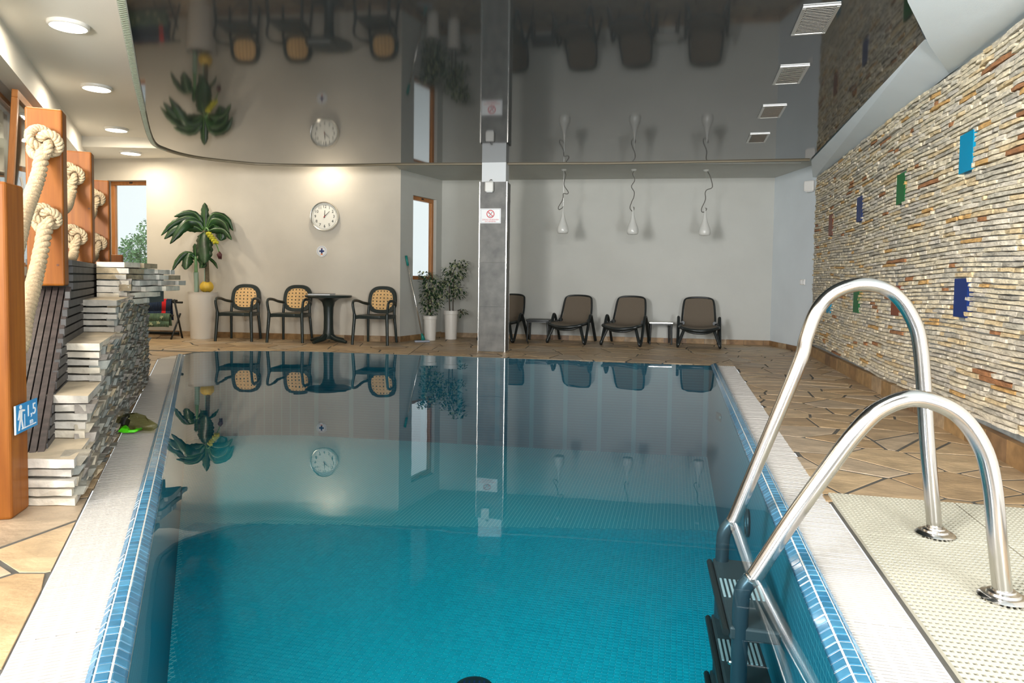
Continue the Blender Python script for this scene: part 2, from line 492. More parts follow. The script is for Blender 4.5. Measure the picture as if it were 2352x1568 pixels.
# beam over left windows
q = [BF0 - BFD * 2.2, BF0 + BFD * 6.3, BF0 + BFD * 6.3 + LWO * 1.6, BF0 - BFD * 2.2 + LWO * 1.6]
mb = MB(); mb.hexa([(*p, 2.66) for p in q] + [(*p, 2.96) for p in q])
tag(fixn(mb.build('ceiling_beam', M['ceil_white'])), 'white boxed beam above the left casement window', 'beam', None, 'structure')

# dark glossy stretch ceiling
PAN_EDGE = [(0.1, -0.9), (-2.226, 3.971), (-2.996, 5.516), (-4.133, 7.891), (-4.301, 8.551), (-4.18, 9.047), (-3.799, 9.377), (-3.387, 9.552), (-2.541, 9.553), (-1.538, 9.37), (1.257, 9.07), (3.699, 8.62)]
PAN = PAN_EDGE + [(2.61, 4.427), (2.165, 3.85), (0.9, 2.0), (0.9, -0.9)]
edge_curve = [Vector(PAN_EDGE[0]), Vector(PAN_EDGE[1])] + [Vector((p.x, p.y)) for p in spline([(a, b, 0) for a, b in PAN_EDGE[2:10]], 5)] + [Vector(PAN_EDGE[10]), Vector(PAN_EDGE[11])]
panpoly = [tuple(p) for p in edge_curve] + PAN[12:]
mb = MB(); mb.prism(panpoly, 2.52, 2.55)
tag(mb.build('ceiling_panel', M['panel']), 'dark grey mirror gloss stretch ceiling hung over the pool', 'ceiling', None, 'structure')
# trim band round the panel edge
trim = empty('trim_1', (0, 0, 0), 0); tag(trim, 'slotted pale trim band along the edge of the dark glossy ceiling', 'trim', None, 'structure')
def offset(path, d):
    out = []
    for i, p in enumerate(path):
        a = path[max(0, i - 1)]; b = path[min(len(path) - 1, i + 1)]
        t = (b - a).normalized()
        out.append(p + V2(-t.y, t.x) * -d)
    return out
ec = edge_curve
eo = offset(ec, -0.05)
mb = MB(); sl = MB()
for i in range(len(ec) - 1):
    a, b, c, d = ec[i], ec[i + 1], eo[i + 1], eo[i]
    mb.hexa([(*a, 2.505), (*b, 2.505), (*c, 2.505), (*d, 2.505), (*a, 2.56), (*b, 2.56), (*c, 2.56), (*d, 2.56)], 0 if i < 4 else 1)
    if i < 12:
        L = (b - a).length; n = max(1, int(L / 0.034))
        for k in range(n):
            t0, t1 = (k + 0.2) / n, (k + 0.75) / n
            p0, p1, p2, p3 = a.lerp(b, t0), a.lerp(b, t1), d.lerp(c, t1), d.lerp(c, t0)
            m0, m3 = p0.lerp(p3, 0.12), p0.lerp(p3, 0.9); m1, m2 = p1.lerp(p2, 0.12), p1.lerp(p2, 0.9)
            sl.hexa([(*m0, 2.502), (*m1, 2.502), (*m2, 2.502), (*m3, 2.502), (*m0, 2.508), (*m1, 2.508), (*m2, 2.508), (*m3, 2.508)])
fixn(mb.build('band', [M['trim_white'], M['panel_lip']], trim))
tag(fixn(sl.build('slots', M['trim_slot'], trim)), kind='stuff')
mb = MB()
a, b = V2(-1.62, 9.52), V2(3.72, 8.93)
n = V2(0.11, 0.994) * 0.04
mb.hexa([(*p, 2.525) for p in (a, b, b + n, a + n)] + [(*p, 2.62) for p in (a, b, b + n, a + n)])
tag(fixn(mb.build('trim_2', M['plaster_back'])), 'thin plaster lip behind the far edge of the dark ceiling', 'trim', None, 'structure')
# near right white slab and sloping strip above the stones
mb = MB(); mb.prism([(3.02, 4.823), (2.55, 4.275), (2.041, 3.63), (0.95, 2.05), (0.95, -3.4), (2.55, -3.4), (2.66, 2.9)], 2.43, 2.62)
tag(fixn(mb.build('ceiling_near', M['plaster_blue'])), 'pale blue grey ceiling slab cut off diagonally above the stone wall', 'ceiling', None, 'structure')
mb = MB()
A0 = RW0 + RWD * -0.35; A1 = RW0 + RWD * 4.9
B0 = Vector((3.76, 8.72)); B1 = Vector((2.60, 4.42))
mb.add([(A0.x, A0.y, 2.415), (A1.x, A1.y, 2.43), (B1.x, B1.y, 2.52), (B0.x, B0.y, 2.52), (A0.x, A0.y, 2.6), (A1.x, A1.y, 2.6), (B1.x, B1.y, 2.6), (B0.x, B0.y, 2.6)],
       [(0, 1, 2, 3), (7, 6, 5, 4), (0, 4, 5, 1), (1, 5, 6, 2), (2, 6, 7, 3), (3, 7, 4, 0)])
tag(fixn(mb.build('ceiling_strip', M['plaster_blue'])), 'pale sloping strip between the stone cladding and the dark ceiling', 'ceiling', None, 'structure')

# ------------------------------------------------------------------ floor: grout bed and flagstones
floor = MB()
ro = lambda y: rgx(y) + GW / 0.9722
lo = lambda y: lgx(y) - GW / 0.9089
ZG = -0.0025
def flr(poly, z=ZG): floor.add([(*p, z) for p in poly], [tuple(range(len(poly)))])
farR = (ro(7.92), 7.92)
flr([(ro(YN), YN), (4.6, YN), (4.6, 7.92), farR])
flr([farR, (4.6, 7.92), (4.6, 12), (0, 12), (-0.051, 8.383), (2.401, 7.964)])
flr([(-0.051, 8.383), (0, 12), (-8, 12.0), (-8, 9.2), (-3.969, 8.49), (-3.736, 8.701), (-3.3, 8.80), (-2.684, 8.834)])
flr([(lo(7.83), 7.83), (-4.008, 8.185), (-3.969, 8.49), (-8, 9.2), (-8, YN), (lo(YN), YN)])
flr([(-8, -3.7), (4.6, -3.7), (4.6, YN), (-8, YN)])
fl = floor.build('floor', M['grout'])
tag(fl, 'beige crazy paved stone floor round the pool', 'floor', None, 'structure')

def clip(poly, a, n):
    """keep the part of poly with (p-a).n <= 0"""
    out = []
    for i in range(len(poly)):
        p, q = poly[i], poly[(i + 1) % len(poly)]
        dp, dq = (p - a).dot(n), (q - a).dot(n)
        if dp <= 0: out.append(p)
        if (dp < 0) != (dq < 0) and abs(dp - dq) > 1e-12: out.append(p + (q - p) * (dp / (dp - dq)))
    return out
def voronoi_cells(region, cell, rnd, aniso=1.0, ang=0.0, gap=0.016):
    region = [Vector(p) for p in region]
    x0 = min(p.x for p in region) - cell; x1 = max(p.x for p in region) + cell
    y0 = min(p.y for p in region) - cell; y1 = max(p.y for p in region) + cell
    pts = []
    ny = int((y1 - y0) / cell) + 1; nx = int((x1 - x0) / (cell * aniso)) + 1
    for j in range(ny):
        for i in range(nx):
            pts.append(V2(x0 + (i + 0.5 * (j % 2) + rnd.uniform(-0.62, 0.62)) * cell * aniso, y0 + (j + rnd.uniform(-0.62, 0.62)) * cell))
    cells = []
    for p in pts:
        poly = list(region)
        for q in pts:
            d = q - p
            if 0 < d.length < cell * 3.2 * max(1, aniso):
                m = (p + q) / 2
                g = gap * rnd.uniform(0.6, 1.7) / 2
                dn = d.normalized()
                poly = clip(poly, m - dn * g, dn)
                if len(poly) < 3: break
        if len(poly) >= 3:
            # drop near-duplicate corners
            pp = []
            for v in poly:
                if not pp or (v - pp[-1]).length > 0.006: pp.append(v)
            if len(pp) > 2 and (pp[0] - pp[-1]).length < 0.006: pp.pop()
            ar = 0.5 * abs(sum(pp[i].x * pp[(i + 1) % len(pp)].y - pp[(i + 1) % len(pp)].x * pp[i].y for i in range(len(pp))))
            if len(pp) >= 3 and ar > 0.002:
                s = 0.5 * sum(pp[i].x * pp[(i + 1) % len(pp)].y - pp[(i + 1) % len(pp)].x * pp[i].y for i in range(len(pp)))
                cells.append(pp if s > 0 else pp[::-1])
    return cells
rnd = random.Random(5)
reg_r = [(ro(2.9) + 0.004, 2.97), (3.0, 2.97), (4.4, 9.1), (farR[0] + 0.27, 9.1), (farR[0] + 0.004, 7.92)]
reg_f = [(2.401, 7.97), (farR[0] + 0.004, 7.93), (farR[0] + 0.27, 9.1), (4.4, 9.1), (4.4, 11), (-1.3, 11.7), (-1.3, 8.61)]
reg_f2 = [(-1.31, 8.61), (-1.31, 10.6), (-6.4, 11.1), (-6.4, 9.1), (-3.95, 8.62), (-3.736, 8.71), (-3.3, 8.81), (-2.684, 8.84)]
reg_l2 = [(lo(5.6) - 0.004, 5.6), (lo(7.83) - 0.004, 7.83), (-4.03, 8.2), (-3.98, 8.5), (-6.2, 9.0), (-6.2, 5.6)]
reg_l3 = [(lo(3.0) - 0.004, 3.01), (lo(5.59) - 0.004, 5.59), (lo(5.59) - 0.22, 5.59), (lo(3.0) - 0.22, 3.01)]
reg_l = [(lo(1.2) - 0.004, 1.2), (lo(3.0) - 0.004, 3.0), (-3.4, 3.0), (-3.4, 1.2)]
reg_m = [(ro(1.0) + 0.03, 1.0), (ro(2.9) + 0.03, 2.955), (2.55, 2.955), (2.12, 1.0)]
cells = []
for rg, c in ((reg_r, 0.28), (reg_f, 0.36), (reg_f2, 0.36), (reg_l, 0.38), (reg_l2, 0.36), (reg_m, 0.34), (reg_l3, 0.30)):
    cells += [(sum((p for p in k), V2(0, 0)) / len(k), k) for k in voronoi_cells(rg, c, rnd, 1.25)]
cells.sort(key=lambda t: t[0].length)
rest = MB()
for i, (c, k) in enumerate(cells):
    zt = rnd.uniform(-0.0006, 0.0012)
    mi = rnd.choice([0, 0, 1, 2, 2, 3, 4])
    if i < 300:
        mb = MB(); mb.prism([p - c for p in k], -0.012, zt, 0, 0.0015)
        mb.build('flagstone', FLAG[mi], fl, loc=(c.x, c.y, 0))
    else:
        rest.prism(k, -0.012, zt, mi, 0.0015)
if rest.v: tag(rest.build('paving', FLAG, fl), kind='stuff')

# ------------------------------------------------------------------ pool basin, floor tiles, rim, water
ZB = -1.10
pr = 0.072
basin = MB()
wl = [L0 + lnorm * pr, L0 + lnorm * pr + ldir * (LLEN + 0.05)]
wr = [R0 + rnorm * pr, R0 + rnorm * pr + rdir * (RLEN + 0.02)]
outline = [wl[0], wr[0], wr[1]] + [V2(*p) for p in FARL[1:6]] + [wl[1]]
n = len(outline)
vs = [(*p, ZB) for p in outline] + [(*p, -0.002) for p in outline]
basin.add(vs, [tuple(range(n))] + [(i, n + i, n + (i + 1) % n, (i + 1) % n) for i in range(n)])

def pool_wall_mat():
    m = bpy.data.materials.new('pool_mosaic')
    m.use_nodes = True
    nt = m.node_tree; b = nt.nodes['Principled BSDF']
    b.inputs['Roughness'].default_value = 0.5
    t = nt.nodes.new('ShaderNodeTexCoord')
    mp = nt.nodes.new('ShaderNodeMapping')
    mp.inputs['Rotation'].default_value = (0, 0, radians(13.55))
    nt.links.new(t.outputs['Object'], mp.inputs['Vector'])
    sx = nt.nodes.new('ShaderNodeSeparateXYZ')
    nt.links.new(mp.outputs[0], sx.inputs[0])
    masks = []
    for ax in range(3):
        mu = nt.nodes.new('ShaderNodeMath'); mu.operation = 'MULTIPLY'; mu.inputs[1].default_value = 1 / 0.032
        fr = nt.nodes.new('ShaderNodeMath'); fr.operation = 'FRACT'
        gt = nt.nodes.new('ShaderNodeMath'); gt.operation = 'LESS_THAN'; gt.inputs[1].default_value = 0.125
        nt.links.new(sx.outputs[ax], mu.inputs[0]); nt.links.new(mu.outputs[0], fr.inputs[0]); nt.links.new(fr.outputs[0], gt.inputs[0])
        masks.append(gt)
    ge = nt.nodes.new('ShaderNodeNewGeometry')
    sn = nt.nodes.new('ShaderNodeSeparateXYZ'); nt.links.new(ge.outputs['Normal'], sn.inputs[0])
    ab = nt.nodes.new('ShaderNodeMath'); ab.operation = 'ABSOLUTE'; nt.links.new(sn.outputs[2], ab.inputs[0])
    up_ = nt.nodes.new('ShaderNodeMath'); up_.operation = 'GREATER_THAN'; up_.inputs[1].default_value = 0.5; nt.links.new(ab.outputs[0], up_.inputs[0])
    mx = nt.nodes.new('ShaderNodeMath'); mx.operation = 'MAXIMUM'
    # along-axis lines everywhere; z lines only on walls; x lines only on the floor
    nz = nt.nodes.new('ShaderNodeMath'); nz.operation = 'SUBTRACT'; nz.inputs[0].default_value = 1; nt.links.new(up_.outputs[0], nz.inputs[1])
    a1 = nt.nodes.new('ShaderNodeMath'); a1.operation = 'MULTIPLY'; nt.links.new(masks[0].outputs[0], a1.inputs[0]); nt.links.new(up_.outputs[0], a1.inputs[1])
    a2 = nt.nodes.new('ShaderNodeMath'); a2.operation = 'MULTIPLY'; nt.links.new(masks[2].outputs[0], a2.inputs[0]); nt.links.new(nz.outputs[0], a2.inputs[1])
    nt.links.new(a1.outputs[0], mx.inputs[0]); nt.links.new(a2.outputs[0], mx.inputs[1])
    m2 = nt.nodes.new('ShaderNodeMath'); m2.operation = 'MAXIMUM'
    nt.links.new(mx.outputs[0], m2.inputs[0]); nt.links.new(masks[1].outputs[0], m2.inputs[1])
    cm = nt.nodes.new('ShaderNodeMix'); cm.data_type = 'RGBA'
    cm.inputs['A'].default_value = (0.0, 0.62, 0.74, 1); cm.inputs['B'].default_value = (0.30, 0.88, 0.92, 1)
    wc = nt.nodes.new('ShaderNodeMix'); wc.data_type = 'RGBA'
    wc.inputs['A'].default_value = (0.0, 0.12, 0.185, 1); wc.inputs['B'].default_value = (0.0, 0.53, 0.66, 1)  # walls, joints too, coloured darker than the floor: their shade is painted in
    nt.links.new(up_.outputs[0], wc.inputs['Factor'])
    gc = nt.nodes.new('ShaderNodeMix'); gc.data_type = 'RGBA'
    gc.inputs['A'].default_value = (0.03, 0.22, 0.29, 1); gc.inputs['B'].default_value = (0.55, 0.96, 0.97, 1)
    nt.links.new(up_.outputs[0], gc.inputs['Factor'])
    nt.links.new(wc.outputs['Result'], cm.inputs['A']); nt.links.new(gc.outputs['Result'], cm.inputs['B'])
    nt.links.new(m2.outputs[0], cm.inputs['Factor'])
    nt.links.new(cm.outputs['Result'], b.inputs['Base Color'])
    return m
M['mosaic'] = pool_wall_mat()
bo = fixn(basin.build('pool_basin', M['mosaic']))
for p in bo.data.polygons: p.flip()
tag(bo, 'blue mosaic tiled swimming pool basin', 'pool', None, 'structure')

# mosaic tiles on the pool floor, real pieces where they can be told apart
PT = 0.032
tl = []
rnd = random.Random(9)
O = V2(0, 0)
inside = []
for i in range(-120, 80):
    for j in range(20, 210):
        p = rnorm * -1 * (i * PT) + rdir * (j * PT)
        if p.y < 1.75 or p.y > 5.6: continue
        if p.x > rgx(p.y) - pr - 0.03 or p.x < lgx(p.y) + pr + 0.035: continue
        inside.append(p)
inside.sort(key=lambda p: abs(p.y - 3.1) * 1.0 + abs(p.x + 0.1) * 0.8)
sm = {}
h = PT * 0.432
def tile_mesh(mi):
    mb = MB()
    ex, ey = -rnorm * h, rdir * h
    q = [-ex - ey, ex - ey, ex + ey, -ex + ey]
    mb.add([(*a, 0) for a in q] + [(*(a * 0.94), 0.003) for a in q], [(4, 5, 6, 7), (0, 1, 5, 4), (1, 2, 6, 5), (2, 3, 7, 6), (3, 0, 4, 7)])
    return mb.mesh('tile', POOLT[mi])
TM = [tile_mesh(i) for i in range(3)]
ex, ey = -rnorm * h, rdir * h
vlist, flist, mlist = [], [], []
for k, p in enumerate(inside):
    if k < 300:
        o = bpy.data.objects.new('tile', TM[rnd.randrange(3)])
        o.parent = bo; o.location = (p.x, p.y, ZB); link(o)
    else:
        b0 = len(vlist)
        q = [p - ex - ey, p + ex - ey, p + ex + ey, p - ex + ey]
        vlist += [(*a, ZB) for a in q] + [(*(p + (a - p) * 0.94), ZB + 0.003) for a in q]
        flist += [(b0 + 4, b0 + 5, b0 + 6, b0 + 7), (b0, b0 + 1, b0 + 5, b0 + 4), (b0 + 1, b0 + 2, b0 + 6, b0 + 5), (b0 + 2, b0 + 3, b0 + 7, b0 + 6), (b0 + 3, b0, b0 + 4, b0 + 7)]
        mlist += [rnd.randrange(3)] * 5
mb = MB(); mb.v, mb.f, mb.m = vlist, flist, mlist
tag(mb.build('mosaic_tiles', POOLT, bo), kind='stuff')

# rims of blue bullnose tiles
def rim(name, o0, d, nrm, L, label, seed):
    rnd = random.Random(seed)
    root = MB()
    prof = [(-0.018, -0.02), (-0.016, 0.0), (0.0, 0.016), (0.004, 0.0185), (0.036, 0.0165), (0.070, -0.012), (0.072, -0.06), (-0.0, -0.06)]
    P = lambda s, t, z: (o0.x + d.x * s + nrm.x * t, o0.y + d.y * s + nrm.y * t, z)
    k = len(prof)
    root.add([P(0, t, z) for t, z in prof] + [P(L, t, z) for t, z in prof], [(i, (i + 1) % k, k + (i + 1) % k, k + i) for i in range(k)] + [tuple(range(k)), tuple(range(2 * k - 1, k - 1, -1))])
    ro_ = fixn(root.build(name, M['rim_grout']))
    tag(ro_, label, 'pool rim', None, 'structure')
    rows = [((-0.0165, 0.002), (-0.001, 0.0165)), ((0.004, 0.0185), (0.0335, 0.0170)), ((0.0385, 0.0145), (0.069, -0.0105))]
    pitch = 0.038
    items = []
    for j in range(int(L / pitch)):
        for ri in range(3): items.append((j, ri))
    rest = MB(); cnt = 0
    y1 = 1.25
    for (j, ri) in items:
        (t0, z0), (t1, z1) = rows[ri]
        s0, s1 = j * pitch + 0.0022, (j + 1) * pitch - 0.0022
        nt_, nz_ = -(z1 - z0), (t1 - t0)
        ln = sqrt(nt_ * nt_ + nz_ * nz_); nt_ /= ln; nz_ /= ln
        if nz_ < 0: nt_, nz_ = -nt_, -nz_
        e = 0.0022
        jz = rnd.uniform(-0.0005, 0.0005)
        base = [(s0, t0, z0), (s1, t0, z0), (s1, t1, z1), (s0, t1, z1)]
        vs = [P(*b) for b in base]
        ct, czz = (t0 + t1) / 2, (z0 + z1) / 2
        for (s, t, z) in base:
            ss = (s0 + s1) / 2 + (s - (s0 + s1) / 2) * 0.9
            tt = ct + (t - ct) * 0.9; zz = czz + (z - czz) * 0.9
            vs.append(P(ss, tt + nt_ * (e + jz), zz + nz_ * (e + jz)))
        fs = [(4, 5, 6, 7), (0, 1, 5, 4), (1, 2, 6, 5), (2, 3, 7, 6), (3, 0, 4, 7)]
        yy = o0.y + d.y * s0
        mi = rnd.randrange(3)
        if yy > y1 and cnt < 200:
            mb = MB(); mb.add(vs, fs); fixn(mb.build('tile', RIMT[mi], ro_)); cnt += 1
        else:
            rest.add(vs, fs, mi)
    tag(fixn(rest.build('rim_tiles', RIMT, ro_)), kind='stuff')
    return ro_
rim('pool_rim_right', R0, rdir, rnorm, RLEN, 'rounded rim of small blue tiles between the water and the grating at the ladder', 3)
rim('pool_rim_left', L0, ldir, lnorm, LLEN, 'rounded rim of small blue tiles between the water and the grating at the stone steps', 4)

wat = MB()
wo = [L0 + lnorm * 0.052, R0 + rnorm * 0.05, R0 + rnorm * 0.05 + rdir * (RLEN + 0.02)] + [V2(*p) for p in FARL[1:6]] + [L0 + lnorm * 0.05 + ldir * (LLEN + 0.05)]
nw = len(wo)
cw = sum((p for p in wo), V2(0, 0)) / nw
wb_ = [p + (p - cw).normalized() * 0.06 for p in wo]
wat.add([(*p, -0.0035) for p in wo] + [(*p, ZB - 0.02) for p in wb_], [tuple(range(nw)), tuple(range(2 * nw - 1, nw - 1, -1))] + [(i, nw + i, nw + (i + 1) % nw, (i + 1) % nw) for i in range(nw)])
wob = fixn(wat.build('water', M['water']))
tag(wob, 'still clear turquoise water filling the pool', 'water', None, 'structure')

# ------------------------------------------------------------------ overflow gratings
def grating(name, o0, d, nrm, L, label, seed, endcap):
    """o0: pool-side edge start; the grating lies on the -nrm side"""
    rnd = random.Random(seed)
    r = empty(name, (0, 0, 0)); tag(r, label, 'grating', 'white overflow gratings along the pool')
    P = lambda s, t, z: (o0.x + d.x * s - nrm.x * t, o0.y + d.y * s - nrm.y * t, z)
    tr = MB()
    tr.hexa([P(0, 0.012, -0.05), P(0, GW, -0.05), P(L, GW, -0.05), P(L, 0.012, -0.05), P(0, 0.012, -0.016), P(0, GW, -0.016), P(L, GW, -0.016), P(L, 0.012, -0.016)])
    fixn(tr.build('channel', M['gutter_dark'], r))
    rest = MB(); cnt = 0
    pitch = 0.0155
    s = 0.0
    k = 0
    while s < L - pitch:
        gap = 0.0060
        s0, s1 = s, s + pitch - gap
        z1 = 0.0 + rnd.uniform(-0.0008, 0.0004)
        p = [P(s0, 0.014, -0.014), P(s0, GW - 0.006, -0.014), P(s1, GW - 0.006, -0.014), P(s1, 0.014, -0.014), P(s0, 0.014, z1), P(s0, GW - 0.006, z1), P(s1, GW - 0.006, z1), P(s1, 0.014, z1)]
        y = o0.y + d.y * s
        if y > 1.3 and cnt < 160:
            mb = MB(); mb.hexa(p); fixn(mb.build('slat', M['grate'], r)); cnt += 1
        else: rest.hexa(p)
        k += 1
        s += pitch + (0.004 if k % 32 == 0 else 0)
    tag(fixn(rest.build('far_slats', M['grate'], r)), kind='stuff')
    bars = MB()
    for t in (0.03, 0.075, 0.12, 0.165):
        bars.hexa([P(0, t, -0.016), P(0, t + 0.012, -0.016), P(L, t + 0.012, -0.016), P(L, t, -0.016), P(0, t, -0.0025), P(0, t + 0.012, -0.0025), P(L, t + 0.012, -0.0025), P(L, t, -0.0025)])
    fixn(bars.build('cross_bar', M['grate'], r))
    if endcap:
        mb = MB()
        for i in range(10):
            t = 0.018 + i * 0.0185
            mb.hexa([P(L, t, -0.014), P(L, t + 0.011, -0.014), P(L + 0.06, t + 0.011, -0.014), P(L + 0.06, t, -0.014), P(L, t, 0), P(L, t + 0.011, 0), P(L + 0.06, t + 0.011, 0), P(L + 0.06, t, 0)])
        fixn(mb.build('end_comb', M['grate'], r))
    return r
grating('overflow_grating', R0, rdir, rnorm, RLEN - 0.09, 'white slatted overflow grating running under the ladder handrails', 1, True)
gl = grating('overflow_grating', L0, ldir, lnorm, LLEN - 0.33, 'white slatted overflow grating along the foot of the stepped stone wall', 2, False)
mb = MB()
e0 = L0 + ldir * (LLEN - 0.33)
mb.prism([e0 - lnorm * 0.012, e0 - lnorm * 0.012 + ldir * 0.33, e0 - lnorm * 0.09 + ldir * 0.26, e0 - lnorm * (GW - 0.03) + ldir * 0.08, e0 - lnorm * (GW - 0.005)][::1], -0.02, -0.001)
fixn(mb.build('end_plate', M['grate'], gl))

# ================================================================== LEDGE STONE WALL (right)
PW = lambda s, t, z: (RW0.x + RWD.x * s + RWN.x * t, RW0.y + RWD.y * s + RWN.y * t, z)
INS = [(1.00, 1.677, 'brown_panel', 'brown'), (2.34, 1.73, 'navy_panel', 'dark blue'), (3.66, 1.76, 'green_panel', 'green'), (4.98, 1.815, 'cyan_panel', 'bright blue'),
       (1.03, 0.741, 'cyan_panel', 'bright blue'), (2.335, 0.80, 'green_panel', 'green'), (3.63, 0.831, 'brown_panel', 'reddish brown'), (4.99, 0.881, 'navy_panel', 'dark blue')]
IW, IH = 0.105, 0.125
rnd = random.Random(21)
wave = lambda s, z: 0.016 * sin(1.25 * s + 1.6 * z) + 0.005 * sin(3.3 * s - 2 * z)
def ledge(rn, s0, s1, z0, z1, t):
    """one chipped stone of the cladding: list of verts and faces"""
    n = 2 if s1 - s0 < 0.2 else 3
    vs, fs = [], []
    for i in range(n + 1):
        s = s0 + (s1 - s0) * i / n
        if 0 < i < n: s += rn.uniform(-0.02, 0.02)
        e = 0.006 if i in (0, n) else 0.0
        tt = t + rn.uniform(-0.005, 0.006) - e
        wv = wave(s, z0)
        a, b = z0 + wv + rn.uniform(-0.002, 0.003), z1 + wv + rn.uniform(-0.004, 0.002)
        vs += [PW(s, -0.03, a), PW(s, tt, a + rn.uniform(0, 0.004)), PW(s, tt + rn.uniform(-0.006, 0.004), b), PW(s, -0.03, b)]
    for i in range(n):
        for k in range(4):
            j = (k + 1) % 4
            fs.append((i * 4 + k, i * 4 + j, (i + 1) * 4 + j, (i + 1) * 4 + k))
    fs += [(3, 2, 1, 0), (n * 4, n * 4 + 1, n * 4 + 2, n * 4 + 3)]
    return vs, fs
stones = []
z = 0.15
ci = 0
while z < 2.40:
    hgt = rnd.uniform(0.022, 0.031)
    s = -0.05 + rnd.uniform(-0.05, 0.06)
    while s < 6.75:
        L = min(rnd.choice([0.09, 0.13, 0.17, 0.22, 0.30, 0.40]) * rnd.uniform(0.8, 1.25), 6.8 - s)
        s1 = s + L
        segs = [(s, s1)]
        for (cs, cz, _, _) in INS:
            zz = cz - wave(cs, cz)
            if z + hgt > zz - IH and z < zz + IH:
                new = []
                for (a, b) in segs:
                    lo_, hi_ = cs - IW, cs + IW - 0.03 + rnd.uniform(-0.02, 0.025)
                    if b <= lo_ or a >= hi_: new.append((a, b))
                    else:
                        if lo_ - a > 0.02: new.append((a, lo_))
                        if b - hi_ > 0.02: new.append((hi_, b))
                segs = new
        for (a, b) in segs:
            stones.append((a + 0.0015, b - 0.0015, z, z + hgt, rnd.uniform(0.014, 0.027)))
        s = s1
    z += hgt + rnd.uniform(0.003, 0.0055)
    ci += 1
def pick(rn, s, z):
    r = rn.random()
    if r < 0.035: return 6
    if r < 0.055: return 7
    if r < 0.15: return 5
    if r < 0.22: return 4
    return rn.choice([0, 0, 1, 1, 2, 3, 3, 8, 8, 9])
stones.sort(key=lambda q: -((q[1] - q[0]) * (q[3] - q[2]) / (max(0.6, 9.3 - 0.972 * q[0] - 1.0) ** 2.2)) if q[0] < 5.95 else 1)
rest = MB()
for i, q in enumerate(stones):
    vs, fs = ledge(rnd, *q)
    mi = pick(rnd, q[0], q[2])
    if i < 300:
        mb = MB(); mb.add(vs, fs); fixn(mb.build('stone', STONE[mi], wall_right))
    else: rest.add(vs, fs, mi)
tag(fixn(rest.build('ledge_stones', STONE, wall_right)), kind='stuff')
for (cs, cz, mk, nm) in INS:
    mb = MB()
    p = [PW(cs - IW, -0.03, cz - IH), PW(cs + IW, -0.03, cz - IH), PW(cs + IW, 0.022, cz - IH), PW(cs - IW, 0.022, cz - IH)]
    mb.hexa(p + [(a, b, c + 2 * IH) for a, b, c in p])
    o = fixn(mb.build('glass_panel', M[mk], wall_right)); o['label'] = nm + ' glass panel set between the stones'

# base tiles
def base_tiles(name, p0, p1, n_off, h, tl, label, seed, th=0.012, z0=0.0):
    rn = random.Random(seed)
    p0, p1 = Vector(p0), Vector(p1)
    d = p1 - p0; L = d.length; d.normalize()
    nn = V2(d.y, -d.x) * n_off
    r = empty(name); tag(r, label, 'baseboard', None, 'structure')
    s = 0.0
    while s < L - 0.01:
        e = min(L, s + tl * rn.uniform(0.85, 1.15))
        mb = MB()
        t = th + rn.uniform(-0.001, 0.002)
        q = [p0 + d * (s + 0.002), p0 + d * (e - 0.002), p0 + d * (e - 0.002) + nn * t, p0 + d * (s + 0.002) + nn * t]
        mb.hexa([(*k, z0) for k in q] + [(*k, h + rn.uniform(-0.002, 0.002)) for k in q])
        fixn(mb.build('tile', BASET[rn.choice([0, 0, 1, 2, 3])], r))
        s = e
    return r
base_tiles('baseboard_right', RW0 + RWD * -0.08, RW0 + RWD * 6.8, 1, 0.13, 0.30, 'row of brown stone tiles along the foot of the ledge stone wall', 1, 0.05)
base_tiles('baseboard_right_far', BR, (4.105, 9.34), 1, 0.075, 0.28, 'brown tiles along the foot of the narrow grey wall', 2)
base_tiles('baseboard_back', NK, BR, 1, 0.075, 0.30, 'brown tiles along the foot of the back wall behind the loungers', 3)
base_tiles('baseboard_return', CK, NK, 1, 0.085, 0.30, 'brown tiles along the foot of the short wall by the ficus pots', 4)
base_tiles('baseboard_clock', CL, CK, 1, 0.085, 0.30, 'brown tiles along the foot of the cream clock wall', 5)

# ================================================================== STEPPED STONE WATERFALL (left)
SO, SL, SN = V2(-1.795, 2.75), V2(-0.411, 0.911), V2(0.911, 0.411)
PS = lambda s, t, z: (SO.x + SL.x * s + SN.x * t, SO.y + SL.y * s + SN.y * t, z)
rnd = random.Random(33)
sw = empty('stepped_stone_wall', (SO.x, SO.y, 0), 0, 'stepped wall of stacked pale slabs with a scaly slate face beside the pool', 'stone wall')
swi = Matrix.Translation((-SO.x, -SO.y, 0))
def sbuild(mb, name, mats, smooth=False):
    mb.v = [(x - SO.x, y - SO.y, z) for x, y, z in mb.v]
    return fixn(mb.build(name, mats, sw, smooth))
SF = [0.0, 0.385, 0.82, 1.55, 2.28]
core = MB()
for k in range(5):
    s0 = SF[k] + 0.05; s1 = SF[k + 1] + 0.05 if k < 4 else 3.86
    s0 += 0.10
    core.hexa([PS(s0, -0.165, 0), PS(s1, -0.165, 0), PS(s1, -0.02, 0), PS(s0, -0.02, 0), PS(s0, -0.165, 0.2 * k + 0.17), PS(s1, -0.165, 0.2 * k + 0.17), PS(s1, -0.02, 0.2 * k + 0.17), PS(s0, -0.02, 0.2 * k + 0.17)])
sbuild(core, 'core', M['mortar_dark'])
